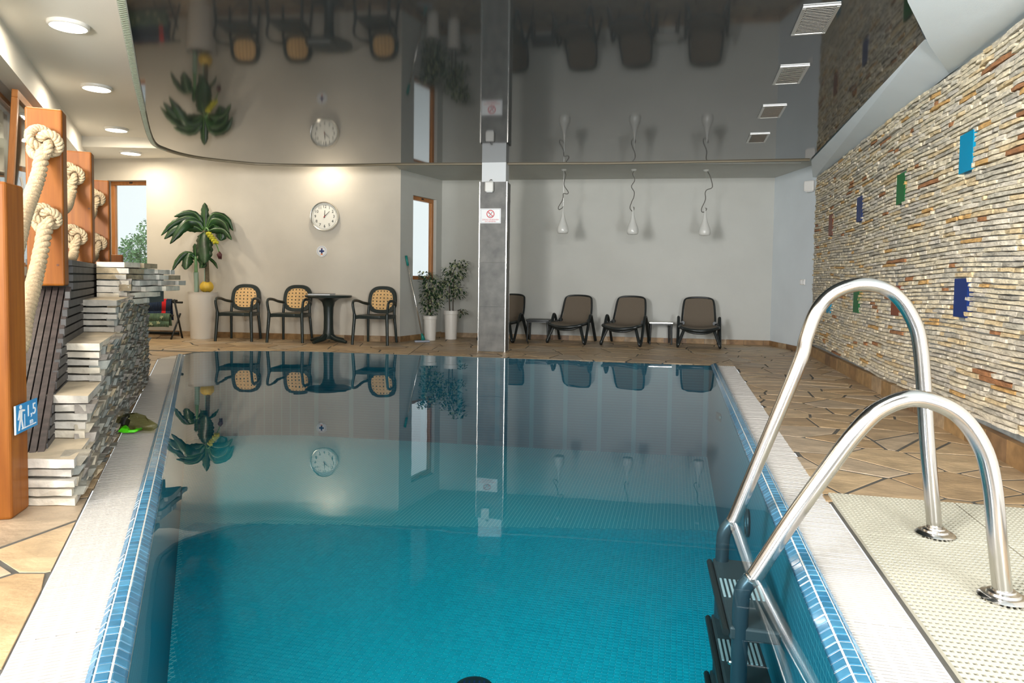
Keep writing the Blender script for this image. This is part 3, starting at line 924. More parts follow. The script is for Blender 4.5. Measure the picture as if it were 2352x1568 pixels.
def slab(s0, s1, t0, t1, z0, z1, skew, mats, name='slab', jit=0.006, topm=0):
    mb = MB()
    n = 3
    vs, fs = [], []
    # plan outline: front edge (t0..t1 at s0, skewed), back edge at s1
    for zz, e in ((z0, 0.004), (z1, 0.0)):
        for i in range(n + 1):
            t = t0 + (t1 - t0) * i / n
            vs.append(PS(s0 + e + (-t) * skew + rnd.uniform(-jit, jit), t, zz + rnd.uniform(-0.002, 0.002)))
        for i in range(n + 1):
            t = t1 + (t0 - t1) * i / n
            vs.append(PS(s1 + (-t) * skew * 0.5, t + (rnd.uniform(-jit, jit) if i == 0 else 0), zz))
    m = 2 * (n + 1)
    mb.add(vs, [tuple(range(m))[::-1]])
    mb.add([], [])
    mb.f.append(tuple(range(m, 2 * m))); mb.m.append(topm)
    for i in range(m):
        j = (i + 1) % m
        mb.f.append((i, j, m + j, m + i)); mb.m.append(0)
    return sbuild(mb, name, mats)
for k in range(5):
    s1 = SF[k + 1] + 0.16 if k < 4 else 2.75
    for j in range(5):
        z0 = 0.2 * k + 0.04 * j + 0.003
        z1 = z0 + (0.031 if j < 4 else 0.037) + rnd.uniform(-0.003, 0.001)
        f = rnd.uniform(-0.006, 0.014) - (0.012 if j == 4 else 0)
        slab(SF[k] + f, s1, -0.185, 0.008 + rnd.uniform(-0.008, 0.012), z0, z1, 0.45, [rnd.choice(SLAB), M['tread']], topm=1 if j == 4 else 0)
mb = MB()
pl = [(2.32, -0.17), (2.32, -0.03), (2.70, 0.08), (3.08, 0.20), (3.08, -0.17)]
mb.add([PS(a, b, 0.74) for a, b in pl] + [PS(a, b, 0.99) for a, b in pl], [(4, 3, 2, 1, 0), (5, 6, 7, 8, 9)] + [(i, (i + 1) % 5, 5 + (i + 1) % 5, 5 + i) for i in range(5)])
sbuild(mb, 'corbel_core', M['mortar_dark'])
# corbelled courses at the far top
ends = [2.72, 2.85, 3.18, 3.30, 3.22, 3.12, 2.78]
for j in range(7):
    z0 = 0.745 + j * 0.044
    z1 = z0 + 0.036
    s = 2.30
    e = ends[j]
    while s < e - 0.04:
        s1 = min(e, s + rnd.uniform(0.16, 0.34))
        if e - s1 < 0.07: s1 = e
        ft = lambda q: 0.37 * (q - 2.33) + 0.0
        o_ = rnd.uniform(-0.015, 0.02)
        mb = MB()
        jt = [rnd.uniform(-0.008, 0.008) for _ in range(4)]
        pl = [(s, -0.18), (s + 0.004, ft(s) + o_ + jt[0]), ((s + s1) / 2, ft((s + s1) / 2) + o_ + jt[1]), (s1 - 0.004, ft(s1) + o_ + jt[2] - 0.01), (s1, -0.18)]
        vs = [PS(a, b, z0 + rnd.uniform(-0.003, 0.003)) for a, b in pl] + [PS(a, b, z1 + rnd.uniform(-0.003, 0.003)) for a, b in pl]
        m = 5
        mb.add(vs, [tuple(range(m))[::-1], tuple(range(m, 2 * m))] + [(i, (i + 1) % m, m + (i + 1) % m, m + i) for i in range(m)])
        sbuild(mb, 'slab', rnd.choice(SLAB + SLATE[3:4]))
        s = s1
for (a, b, z0, z1) in [(2.9, 3.3, 1.01, 1.045), (3.25, 3.85, 0.92, 1.0), (3.3, 3.88, 0.74, 0.91)]:
    slab(a, b, -0.18, 0.02, z0, z1, 0.0, rnd.choice(SLATE))
# scaly slate face
sc_ = []
z = -0.016
row = 0
while z < 0.97:
    hgt = rnd.uniform(0.036, 0.048)
    s = 0.03 + rnd.uniform(0, 0.05)
    while s < 3.9:
        L = rnd.uniform(0.06, 0.15)
        k = max(i for i in range(5) if SF[i] <= s + 0.001) if s >= 0 else 0
        ztop = 0.2 * (k + 1)
        if s > 2.3 and z > 0.73:
            s += L; continue
        if z + hgt * 0.5 < ztop - 0.02 or (k == 4):
            sc_.append((s, min(s + L, 3.92), z, z + hgt))
        s += L + 0.002
    z += hgt * 0.97
    row += 1
wv2 = lambda s, z: 0.012 * sin(6 * s + 9 * z) + 0.006 * sin(17 * s)
rest = MB(); cnt = 0
sc_.sort(key=lambda q: q[0])
for q in sc_:
    s0, s1, z0, z1 = q
    mb = MB()
    o_ = rnd.uniform(0.010, 0.036)
    tl_ = rnd.uniform(-0.006, 0.014)
    d = wv2(s0, z0)
    vs = []
    for (t_, e) in ((-0.04, 0), (o_, 1)):
        for (s, zz) in ((s0, z0), (s1, z0 + rnd.uniform(-0.004, 0.004)), (s1, z1), (s0, z1 + rnd.uniform(-0.004, 0.003))):
            lean = (0.012 + tl_) * (1 if zz > (z0 + z1) / 2 else 0) * e
            vs.append(PS(s + rnd.uniform(-0.003, 0.003), t_ + lean + rnd.uniform(-0.004, 0.004) * e, max(0.0, zz + d + rnd.uniform(-0.003, 0.003))))
    fs = [(0, 1, 2, 3), (7, 6, 5, 4), (0, 4, 5, 1), (1, 5, 6, 2), (2, 6, 7, 3), (3, 7, 4, 0)]
    mi = rnd.choice([0, 0, 1, 2, 2, 3, 4, 4, 5])
    if cnt < 295:
        mb.add(vs, fs); sbuild(mb, 'stone', SLATE[mi]); cnt += 1
    else: rest.add(vs, fs, mi)
tag(sbuild(rest, 'slate_stones', SLATE), kind='stuff')

# ------------------------------------------------------------------ boarded parapet, ramp and posts
LP, LPN = V2(-0.447, 0.8946), V2(0.8946, 0.447)
PC = V2(-2.359, 3.60) + LPN * 0.012
PP = lambda s, t, z: (PC.x + LP.x * s + LPN.x * t, PC.y + LP.y * s + LPN.y * t, z)
par = empty('boarded_parapet', (PC.x, PC.y, 0), 0, 'dark grooved composite board parapet sloping down behind the stone steps', 'parapet')
def pbuild(mb, name, mt):
    mb.v = [(x - PC.x, y - PC.y, z) for x, y, z in mb.v]
    return fixn(mb.build(name, mt, par))
mb = MB()
mb.hexa([PP(0.17, -0.20, 0), PP(5.2, -0.20, 0), PP(5.2, -0.012, 0), PP(0.17, -0.012, 0), PP(0.17, -0.20, 1.0), PP(5.2, -0.20, 1.0), PP(5.2, -0.012, 1.0), PP(0.17, -0.012, 1.0)])
pbuild(mb, 'core', M['mortar_dark'])
for k in range(6):
    t0 = -0.20 + k * 0.036
    mb = MB()
    mb.hexa([PP(0.12, t0, 1.0), PP(5.2, t0, 1.0), PP(5.2, t0 + 0.029, 1.0), PP(0.12, t0 + 0.029, 1.0), PP(0.12, t0, 1.03), PP(5.2, t0, 1.03), PP(5.2, t0 + 0.029, 1.03), PP(0.12, t0 + 0.029, 1.03)])
    pbuild(mb, 'cap_board', M['deckboard2'])
rz = lambda s: min(1.0, 0.875 + 0.80 * s) if s < 0.12 else 1.0
for k in range(22):
    z0 = 0.005 + k * 0.0455; z1 = z0 + 0.036
    s0 = max(-0.88, (z1 - 0.875) / 0.80 + 0.035)
    if z1 > 0.86: s0 = 0.16
    mb = MB()
    mb.hexa([PP(s0, -0.014, z0), PP(5.2, -0.014, z0), PP(5.2, 0.008, z0), PP(s0, 0.008, z0), PP(s0, -0.014, z1), PP(5.2, -0.014, z1), PP(5.2, 0.008, z1), PP(s0, 0.008, z1)])
    pbuild(mb, 'side_board', M['deckboard2'])
for k in range(6):
    t0 = -0.165 + k * 0.029
    mb = MB()
    a, b = 0.13, -0.88
    za, zb = 0.885, 0.875 + 0.80 * -0.88
    mb.hexa([PP(b, t0, zb - 0.035), PP(a, t0, za - 0.035), PP(a, t0 + 0.023, za - 0.035), PP(b, t0 + 0.023, zb - 0.035), PP(b, t0, zb), PP(a - 0.02, t0, za), PP(a - 0.02, t0 + 0.023, za), PP(b, t0 + 0.023, zb)])
    pbuild(mb, 'ramp_board', M['deckboard'])
mb = MB()
mb.hexa([PP(-0.86, -0.16, 0.0), PP(0.14, -0.16, 0), PP(0.14, -0.014, 0), PP(-0.86, -0.014, 0), PP(-0.86, -0.16, 0.13), PP(0.14, -0.16, 0.84), PP(0.14, -0.014, 0.84), PP(-0.86, -0.014, 0.13)])
pbuild(mb, 'ramp_core', M['deckboard'])

def post(c, ang, wd, dp, z0, z1, label, hole_z=()):
    """front right corner at c; ang = heading of the depth direction left of +Y"""
    e = empty('wooden_post', (c[0], c[1], z0), ang, label, 'post', 'varnished posts threaded with rope')
    mb = MB(); mb.box((-wd / 2, dp / 2, (z1 - z0) / 2), (wd, dp, z1 - z0))
    o = mb.build('shaft', M['wood'], e); bevel(o, 0.012, 3)
    for p in o.data.polygons: p.use_smooth = False
    for hx, hz in hole_z:
        mb = MB(); mb.lathe([(0.006, 0), (0.006, 0.003)], 10, (hx, 0.0008, hz - z0), axis='y')
        mb.build('bolt', M['wood_dark'], e)
    return e
LA = atan2(0.411, 0.911)
P1 = post((-1.922, 2.60), radians(14), 0.20, 0.155, 0.0, 1.30, 'nearest varnished wooden post standing on the floor with the depth sign', [(-0.05, 0.09)])
P2 = post((-2.359, 3.60), LA, 0.165, 0.125, 0.89, 1.81, 'tall varnished wooden post with two thick rope knots at the top of the boarded ramp', [(-0.03, 1.0)])
P3 = post((-2.991, 4.874), LA, 0.17, 0.125, 1.03, 1.82, 'varnished wooden post standing second along the parapet top', [(-0.02, 1.42), (-0.12, 1.3)])
P4 = post((-3.724, 6.323), LA, 0.17, 0.125, 1.03, 1.82, 'varnished wooden post standing third along the parapet top next to the far window', [(-0.04, 1.1)])
P5 = post((-4.54, 7.96), LA, 0.15, 0.12, 1.03, 1.19, 'short wooden post end under the far window', [])
mb = MB(); mb.lathe([(0.022, 0), (0.022, 0.004)], 14, (-0.155, 0.0, 0.10), axis='y')
mb.build('dark_knot', M['sign_black'], P1)

# ropes
def twist(path, r, strand_r, turns_per_m, nst=3, n=7):
    out = []
    P = [Vector(p) for p in path]
    L = [0]
    for i in range(1, len(P)): L.append(L[-1] + (P[i] - P[i - 1]).length)
    N = max(12, int(L[-1] * turns_per_m * 20))
    def at(d):
        for i in range(1, len(P)):
            if d <= L[i] or i == len(P) - 1:
                t = (d - L[i - 1]) / max(1e-9, L[i] - L[i - 1])
                return P[i - 1].lerp(P[i], t), (P[i] - P[i - 1]).normalized()
    for k in range(nst):
        pts = []
        for i in range(N + 1):
            d = L[-1] * i / N
            p, t = at(d)
            a = Vector((0.3, 1, 0)).normalized()
            u = t.cross(a).normalized(); v = t.cross(u)
            q = 2 * pi * (k / nst + d * turns_per_m)
            pts.append(p + (u * cos(q) + v * sin(q)) * r)
        out.append(pts)
    return out
def knot_path(c, R, ang, n=72):
    """fist knot: a (2,3) torus knot lying against the post face"""
    pts = []
    for i in range(n):
        t = 2 * pi * i / n
        x = (2 + cos(3 * t)) * cos(2 * t); y = (2 + cos(3 * t)) * sin(2 * t); z = sin(3 * t)
        p = Vector((x * 0.36 * R, -z * 0.40 * R, y * 0.40 * R))
        p.rotate(Matrix.Rotation(ang, 3, 'Z'))
        pts.append(Vector(c) + p)
    return pts + [pts[0]]
def rope(pts, R, kr, label, thick=0.033):
    e = empty('rope', pts[0], 0, label, 'rope', 'thick twisted ropes knotted on the posts')
    o0 = Vector(pts[0])
    path = spline([Vector(p) - o0 for p in pts], 8)
    for st in twist(path, thick * 0.56, thick * 0.58, 8.5):
        mb = MB(); mb.tube(st, thick * 0.50, 7)
        mb.build('strand', M['rope'], e, True)
    kp = knot_path((0.0, -0.012, 0.016), R * 1.12, LA, 60)
    mb = MB()
    for st in twist(kp, kr * 0.72, 0, 16, n=6):
        mb.tube(st, kr * 0.70, 6, cap=False)
    mb.build('knot', M['rope'], e, True)
    return e
rope([(-2.395, 3.515, 1.60), (-2.385, 3.475, 1.53), (-2.36, 3.41, 1.43), (-2.29, 3.25, 1.30), (-2.20, 3.08, 1.205), (-2.06, 2.84, 1.07), (-2.0, 2.74, 1.03)], 0.058, 0.0165, 'thick cream rope hanging from the upper knot of the tall front post')
rope([(-2.39, 3.515, 1.22), (-2.37, 3.46, 1.14), (-2.33, 3.36, 1.0), (-2.22, 3.15, 0.86), (-2.13, 2.98, 0.76), (-2.04, 2.83, 0.67), (-2.0, 2.75, 0.64)], 0.047, 0.015, 'thick cream rope hanging from the lower knot of the tall front post', 0.034)
rope([(-3.06, 4.76, 1.62), (-3.045, 4.74, 1.54), (-3.02, 4.68, 1.48), (-2.88, 4.42, 1.38), (-2.62, 3.9, 1.28), (-2.54, 3.74, 1.26)], 0.056, 0.0155, 'cream rope from the upper knot of the second post', 0.030)
rope([(-3.05, 4.77, 1.20), (-3.04, 4.75, 1.14), (-3.01, 4.68, 1.07), (-2.88, 4.42, 1.03), (-2.62, 3.9, 1.05), (-2.54, 3.74, 1.06)], 0.053, 0.015, 'cream rope from the lower knot of the second post', 0.030)
rope([(-3.785, 6.21, 1.625), (-3.78, 6.19, 1.56), (-3.75, 6.12, 1.50), (-3.55, 5.75, 1.42), (-3.16, 5.03, 1.36)], 0.058, 0.016, 'cream rope from the upper knot of the third post', 0.030)
rope([(-3.775, 6.21, 1.225), (-3.77, 6.19, 1.17), (-3.74, 6.12, 1.11), (-3.55, 5.75, 1.08), (-3.16, 5.03, 1.09)], 0.058, 0.016, 'cream rope from the lower knot of the third post', 0.030)

# text helper
def text(body, size, mt, parent, loc, rot, name='lettering', align='CENTER', ext=0.0006, sx=1.0):
    c = bpy.data.curves.new(name, 'FONT')
    c.body = body; c.size = size; c.align_x = align; c.align_y = 'CENTER'; c.extrude = ext
    c.resolution_u = 3
    c.materials.append(mt)
    o = bpy.data.objects.new(name, c)
    if parent is not None: o.parent = parent
    link(o)
    me = bpy.data.meshes.new_from_object(o)
    bpy.data.objects.remove(o)
    o = bpy.data.objects.new(name, me)
    if parent is not None: o.parent = parent
    o.location = loc; o.rotation_euler = rot; o.scale = (sx, 1, 1)
    return link(o)

# depth sign: local x along the plate, z up, front towards -y
sg = empty('depth_sign', (-1.9135, 2.6165, 0.328), radians(104.2), 'small blue depth sign reading 1,5 m on the nearest wooden post', 'sign')
SWd, SHt = 0.192, 0.112
mb = MB(); mb.box((SWd / 2, 0, SHt / 2), (SWd, 0.004, SHt)); mb.build('plate', M['sign_blue'], sg)
mb = MB(); mb.box((-0.003, 0, SHt / 2), (0.006, 0.0046, SHt)); mb.build('white_edge', M['sign_white'], sg)
mb = MB(); mb.box((0.112, -0.0025, 0.013), (0.13, 0.001, 0.0045)); mb.box((0.074, -0.0025, 0.040), (0.003, 0.001, 0.055)); mb.build('water_line', M['sign_white'], sg)
text('1,5', 0.066, M['sign_white'], sg, (0.134, -0.0026, 0.072), (pi / 2, 0, 0), sx=1.15)
text('m', 0.034, M['sign_white'], sg, (0.134, -0.0026, 0.028), (pi / 2, 0, 0), sx=1.2)
def poly_plate(mb, pts, y=-0.0022, th=0.001):
    n = len(pts)
    vs = [(a, y, b) for a, b in pts] + [(a, y - th, b) for a, b in pts]
    mb.add(vs, [tuple(range(n)), tuple(range(2 * n - 1, n - 1, -1))] + [(i, (i + 1) % n, n + (i + 1) % n, n + i) for i in range(n)])
fx, k_ = 0.040, 0.76
fp = lambda pts: [(fx + a * k_, 0.005 + b * k_) for a, b in pts]
mb = MB()
poly_plate(mb, fp([(0.014 * cos(2 * pi * i / 10), 0.126 + 0.012 * sin(2 * pi * i / 10)) for i in range(10)]))
poly_plate(mb, fp([(-0.014, 0.060), (0.014, 0.060), (0.018, 0.112), (-0.018, 0.112)]))
poly_plate(mb, fp([(0.016, 0.112), (0.016, 0.100), (0.048, 0.098), (0.048, 0.106)]))
poly_plate(mb, fp([(-0.016, 0.112), (-0.034, 0.064), (-0.026, 0.062), (-0.010, 0.10)]))
poly_plate(mb, fp([(-0.014, 0.062), (-0.030, 0.008), (-0.015, 0.008), (0, 0.062)]))
poly_plate(mb, fp([(0.0, 0.062), (0.017, 0.008), (0.032, 0.008), (0.014, 0.062)]))
fixn(mb.build('pictogram', M['sign_white'], sg))

# ================================================================== POOL LADDER
lad = empty('pool_ladder', (1.56, 2.29, 0.0), 0, 'stainless steel pool ladder with one tall and one low curved handrail', 'ladder')
LU = V2(0.9722, -0.2342)
F1, F2 = V2(1.614, 2.545), V2(1.496, 2.022)
LO = V2(1.56, 2.29)
def rail(F, pts, bend):
    pth = [(F.x - LO.x + LU.x * u, F.y - LO.y + LU.y * u, z) for u, z in pts]
    top = spline(pth, 6)
    mb = MB(); mb.tube(top, 0.0265, 16)
    o = mb.build('handrail', M['steel'], lad, True)
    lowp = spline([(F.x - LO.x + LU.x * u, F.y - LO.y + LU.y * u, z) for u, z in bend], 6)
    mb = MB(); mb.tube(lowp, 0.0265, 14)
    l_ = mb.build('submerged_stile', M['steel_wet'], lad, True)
    mb = MB()
    c = (F.x - LO.x, F.y - LO.y, 0.012)
    mb.lathe([(0.066, 0), (0.068, 0.006), (0.060, 0.013), (0.046, 0.015), (0.043, 0.022), (0.033, 0.025), (0.031, 0.030), (0.026, 0.031)], 32, c)
    smooth_angle(mb.build('flange', M['steel'], lad), 35)
rail(F1, [(-0.735, -0.015), (-0.715, 0.035), (-0.62, 0.305), (-0.50, 0.645), (-0.478, 0.745), (-0.44, 0.857), (-0.375, 0.928), (-0.28, 0.956), (-0.18, 0.926), (-0.108, 0.831), (-0.073, 0.70), (-0.04, 0.36), (0, 0.012)],
     [(-0.735, -0.012), (-0.760, -0.05), (-0.768, -0.11), (-0.768, -0.3), (-0.768, -0.92)])
rail(F2, [(-0.722, -0.015), (-0.704, 0.012), (-0.61, 0.185), (-0.506, 0.362), (-0.428, 0.487), (-0.355, 0.570), (-0.258, 0.607), (-0.150, 0.570), (-0.078, 0.476), (-0.044, 0.36), (-0.022, 0.18), (0, 0.012)],
     [(-0.722, -0.012), (-0.745, -0.05), (-0.752, -0.11), (-0.752, -0.3), (-0.752, -0.92)])
A = F1 - LO + LU * -0.768; B = F2 - LO + LU * -0.752
for k in range(4):
    z = -0.17 - 0.235 * k
    d = (B - A).normalized()
    a, b = A - d * 0.02, B + d * 0.02
    n0, n1 = LU * -0.035, LU * 0.125
    mb = MB()
    mb.hexa([(*(a + n0), z - 0.045), (*(b + n0), z - 0.045), (*(b + n1), z - 0.045), (*(a + n1), z - 0.045), (*(a + n0), z), (*(b + n0), z), (*(b + n1), z), (*(a + n1), z)])
    st = fixn(mb.build('step', M['dark_step'], lad)); bevel(st, 0.008, 2)
    for q in range(9):
        mb = MB()
        m0 = a.lerp(b, 0.36); m1 = a.lerp(b, 0.62)
        u0, u1 = LU * (-0.03 + q * 0.0165), LU * (-0.022 + q * 0.0165)
        mb.hexa([(*(m0 + u0), z), (*(m1 + u0), z), (*(m1 + u1), z), (*(m0 + u1), z), (*(m0 + u0), z + 0.004), (*(m1 + u0), z + 0.004), (*(m1 + u1), z + 0.004), (*(m0 + u1), z + 0.004)])
        fixn(mb.build('grip_rib', M['step_ribs'], st))
    mb = MB()
    mb.tube([(*(a + n0 - LU * 0.012), z - 0.02), (*(b + n0 - LU * 0.012), z - 0.02)], 0.012, 8)
    mb.build('nosing', M['black_plastic'], st)
mb = MB(); mb.ball((B.x - LU.x * 0.027, B.y - LU.y * 0.027, -0.30), 0.009); mb.build('bolt', M['steel'], lad, True)

# pool fittings under water
def wallpt(y, z, off=0.0):
    return (rgx(y) - pr / 0.9722 - off, y, z)
def ring(name, y, z, r, label, k=0.5):
    e = empty(name, wallpt(y, z, 0.012), 0, label, 'pool fitting')
    mb = MB()
    pts = [(rdir.x * cos(q) * r * k, rdir.y * cos(q) * r * k, r * sin(q)) for q in [2 * pi * i / 28 for i in range(29)]]
    mb.tube(pts, 0.008, 8, cap=False); mb.build('rim', M['steel_wet'], e, True)
    mb = MB()
    c = [(rdir.x * cos(q) * r * k, rdir.y * cos(q) * r * k, r * sin(q)) for q in [2 * pi * i / 20 for i in range(20)]]
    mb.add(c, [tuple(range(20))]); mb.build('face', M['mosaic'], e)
    return e
ring('wall_inlet', 3.53, -0.30, 0.066, 'oval steel ring on the pool wall just beyond the ladder', 1.0)
e = empty('wall_nozzle', wallpt(5.9, -0.21, 0.01), 0, 'small steel nozzle on the far pool wall under water', 'pool fitting')
mb = MB(); mb.box((0, 0, 0), (0.02, 0.16, 0.07)); bevel(mb.build('plate', M['steel_wet'], e), 0.008)
mb = MB(); mb.tube([(0, -0.09, 0.02), (-0.03, -0.11, 0.02)], 0.012, 8); mb.build('spout', M['alu'], e)
e = empty('floor_drain', (-0.163, 3.32, ZB + 0.003), 0, 'round dark drain cover on the pool floor', 'drain')
mb = MB(); mb.lathe([(0.098, 0), (0.095, 0.02), (0.07, 0.028), (0.0, 0.03)], 28); mb.build('cover', M['dark_step'], e, True)
for k in range(5):
    mb = MB(); mb.box((-0.05 + k * 0.025, -0.01, 0.031), (0.008, 0.09, 0.004)); mb.build('slot', M['sign_navy'], e)

# ================================================================== PERFORATED MATS
MS = 0.512
def mat_mesh():
    mb = MB()
    ux, uy = V2(LU.x, LU.y), -rdir
    nx, ny = 30, 20
    px, py = MS / nx, MS / ny
    P = lambda a, b, z: (ux.x * a + uy.x * b, ux.y * a + uy.y * b, z)
    zt, zl = 0.012, 0.004
    for i in range(nx):
        for j in range(ny):
            x0, y0 = i * px + 0.001, j * py + 0.001
            x1, y1 = (i + 1) * px - 0.0 * px, (j + 1) * py - 0.0
            if i == 0: x0 = 0.003
            if i == nx - 1: x1 = MS - 0.003
            if j == 0: y0 = 0.003
            if j == ny - 1: y1 = MS - 0.003
            x0 -= 0.001 if i else 0; y0 -= 0.001 if j else 0
            cx, cy = (i + 0.5) * px, (j + 0.5) * py
            a, b = px * 0.31, py * 0.26
            q = [(x0, y0), (x1, y0), (x1, y1), (x0, y1)]
            h_ = [(cx - a, cy - b), (cx + a, cy - b), (cx + a, cy + b), (cx - a, cy + b)]
            mb.add([P(*k, zt) for k in q] + [P(*k, zt) for k in h_] + [P(*k, zl) for k in h_],
                   [(0, 1, 5, 4), (1, 2, 6, 5), (2, 3, 7, 6), (3, 0, 4, 7), (4, 5, 9, 8), (5, 6, 10, 9), (6, 7, 11, 10), (7, 4, 8, 11)])
    q = [(0.003, 0.003), (MS - 0.003, 0.003), (MS - 0.003, MS - 0.003), (0.003, MS - 0.003)]
    mb.add([P(*k, -0.006) for k in q] + [P(*k, zt) for k in q], [(0, 1, 5, 4), (1, 2, 6, 5), (2, 3, 7, 6), (3, 0, 4, 7)])
    mb.add([P(*k, 0.0035) for k in q], [(0, 1, 2, 3)], 1)
    me = mb.mesh('perforated_mat', [M['mat_plastic'], M['mat_under']])
    bm = bmesh.new(); bm.from_mesh(me); bm.normal_update()
    for f in bm.faces:
        if abs(f.normal.z) > 0.9 and f.normal.z < 0: f.normal_flip()
    bm.to_mesh(me); bm.free()
    return me
mme = mat_mesh()
mo = V2(ro(3.06) + 0.012, 3.06)
for (r_, c_, lab) in [(0, 0, 'beige perforated floor mat between the flagstones and the tall handrail post'), (0, 1, 'beige perforated floor mat bordering the flagstones at the far side of the lengthwise seam'),
                      (1, 0, 'beige perforated floor mat between the two handrail posts'), (1, 1, 'beige perforated floor mat cut by the frame edge beyond the low handrail post'),
                      (2, 0, 'beige perforated floor mat in front of the low handrail post, lowest in view')]:
    o = bpy.data.objects.new('perforated_mat', mme)
    p = mo + LU * (c_ * MS) - rdir * (r_ * MS)
    o.location = (p.x, p.y, 0); link(o)
    tag(o, lab, 'mat', 'beige perforated mats around the ladder')

# ================================================================== WINDOWS
def window(name, origin, ang, w_, h_, mulls, label, fr=0.06, depth=0.06):
    """local x along the wall, z up, y through the wall"""
    e = empty(name, origin, ang); tag(e, label, 'window', None, 'structure')
    mb = MB()
    mb.box((w_ / 2, 0, fr / 2), (w_, depth, fr)); mb.box((w_ / 2, 0, h_ - fr / 2), (w_, depth, fr))
    mb.box((fr / 2, 0, h_ / 2), (fr, depth, h_ - 2 * fr)); mb.box((w_ - fr / 2, 0, h_ / 2), (fr, depth, h_ - 2 * fr))
    for m in mulls: mb.box((m, 0, h_ / 2), (fr * 1.2, depth, h_ - 2 * fr))
    f = mb.build('frame', M['wood_frame'], e); bevel(f, 0.006)
    mb = MB(); mb.box((w_ / 2, 0.005, h_ / 2), (w_ - 2 * fr, 0.004, h_ - 2 * fr))
    mb.build('pane', M['glass'], e)
    mb = MB(); mb.box((w_ / 2, -depth / 2 - 0.004, h_ - fr * 0.4), (0.05, 0.012, 0.02)); mb.build('catch', M['sign_black'], e)
    return e
cd = V2(0.9922, -0.1253)
wo_ = CL + cd * 0.55 + V2(0.1253, 0.9922) * 0.16
window('window_1', (wo_.x, wo_.y, 0.98), atan2(cd.y, cd.x), 0.71, 1.48, [], 'wooden framed far window with a tree outside at the end of the cream wall')
rd = (NK - CK).normalized()
wo_ = CK + rd * 0.34 + V2(-rd.y, rd.x) * 0.085
window('window_2', (wo_.x, wo_.y, 0.95), atan2(rd.y, rd.x), 0.68, 1.31, [], 'tall narrow wooden window in the short wall behind the mop')
ld = BFD
wo_ = lw0 + ld * 0.9 + V2(-ld.y, ld.x) * 0.12
w3 = window('window_3', (wo_.x, wo_.y, 0.84), atan2(ld.y, ld.x), 2.65, 1.815, [1.28], 'large wooden window behind the front rope post')
cq = lw0 + ld * 2.24 + V2(-ld.y, ld.x) * 0.02
cs_ = empty('tilted_casement', (cq.x, cq.y, 0.87), 0, 'wooden casement leaf tilted open behind the front rope post', 'window')
cs_.rotation_euler = (radians(3.4), 0, atan2(ld.y, ld.x))
mb = MB()
for c, d in [((0.60, 0, 0.035), (1.2, 0.05, 0.07)), ((0.60, 0, 1.715), (1.2, 0.05, 0.07)), ((0.035, 0, 0.875), (0.07, 0.05, 1.61)), ((1.165, 0, 0.875), (0.07, 0.05, 1.61))]:
    mb.box(c, d)
bevel(mb.build('sash', M['wood_frame'], cs_), 0.005)
mb = MB(); mb.box((0.6, 0, 0.875), (1.07, 0.004, 1.62)); mb.build('pane', M['glass'], cs_)
mb = MB(); mb.tube(spline([(0.035, -0.03, 0.80), (0.045, -0.075, 0.82), (0.05, -0.085, 0.90), (0.04, -0.07, 0.97)], 5), 0.010, 8); mb.build('handle', M['white_gloss'], cs_)
def pleats(name, width, hgt, loc, amp, n, label, cat):
    mb = MB()
    m = n * 4
    for i in range(m):
        a0, a1 = i / m, (i + 1) / m
        y0, y1 = amp * sin(a0 * n * 2 * pi), amp * sin(a1 * n * 2 * pi)
        mb.add([(a0 * width, y0, 0), (a1 * width, y1, 0), (a1 * width, y1, hgt), (a0 * width, y0, hgt), (a0 * width, y0 + 0.004, 0), (a1 * width, y1 + 0.004, 0), (a1 * width, y1 + 0.004, hgt), (a0 * width, y0 + 0.004, hgt)],
               [(0, 1, 2, 3), (7, 6, 5, 4)])
    o = mb.build(name, M['curtain'], None, True, loc=loc, rz=atan2(ld.y, ld.x))
    return tag(o, label, cat)
q = lw0 + ld * 0.95 + V2(-ld.y, ld.x) * 0.20
pleats('pane_backdrop', 2.5, 1.70, (q.x, q.y, 0.90), 0.010, 22, 'pale pleated blind added behind the large left window for the grey reflection in its glass', 'backdrop')  # added sheet; its pale grey stands for the reflection in the panes
q = lw0 + ld * 2.90 + V2(-ld.y, ld.x) * -0.19
pleats('curtain', 0.42, 1.75, (q.x, q.y, 0.78), 0.018, 6, 'narrow pale curtain hanging between the front rope post and the left window', 'curtain')

# ================================================================== COLUMN
colm = empty('column', (-0.456, 9.165, 0), atan2(-0.063, 0.37)); tag(colm, 'grey tiled square column with steel corner strips and a white painted top', 'column', None, 'structure')
CW, CD = 0.375, 0.27
TZ = [0.0, 0.60, 1.19, 1.78, 2.262]
mb = MB(); mb.box((CW / 2, CD / 2, 1.12), (CW - 0.03, CD - 0.03, 2.24)); mb.build('core', M['mortar'], colm)
for i in range(4):
    z0, z1 = TZ[i] + 0.0015, TZ[i + 1] - 0.0015
    for nm, c, d in [('front', (CW / 2, 0.006, 0), (CW - 0.016, 0.012)), ('right', (CW - 0.006, CD / 2, 0), (0.012, CD - 0.016)), ('left', (0.006, CD / 2, 0), (0.012, CD - 0.016)), ('back', (CW / 2, CD - 0.006, 0), (CW - 0.016, 0.012))]:
        mb = MB(); mb.box((c[0], c[1], (z0 + z1) / 2), (d[0], d[1], z1 - z0)); mb.build('tile', M['col_tile'], colm)
for (x, y) in ((0.004, 0.004), (CW - 0.004, 0.004), (0.004, CD - 0.004), (CW - 0.004, CD - 0.004)):
    mb = MB(); mb.box((x, y, 1.131), (0.011, 0.011, 2.262)); mb.build('corner_strip', M['alu'], colm)
mb = MB(); mb.box((CW / 2, CD / 2, 2.40), (CW - 0.05, CD - 0.05, 0.30)); mb.build('painted_top', M['col_white'], colm)

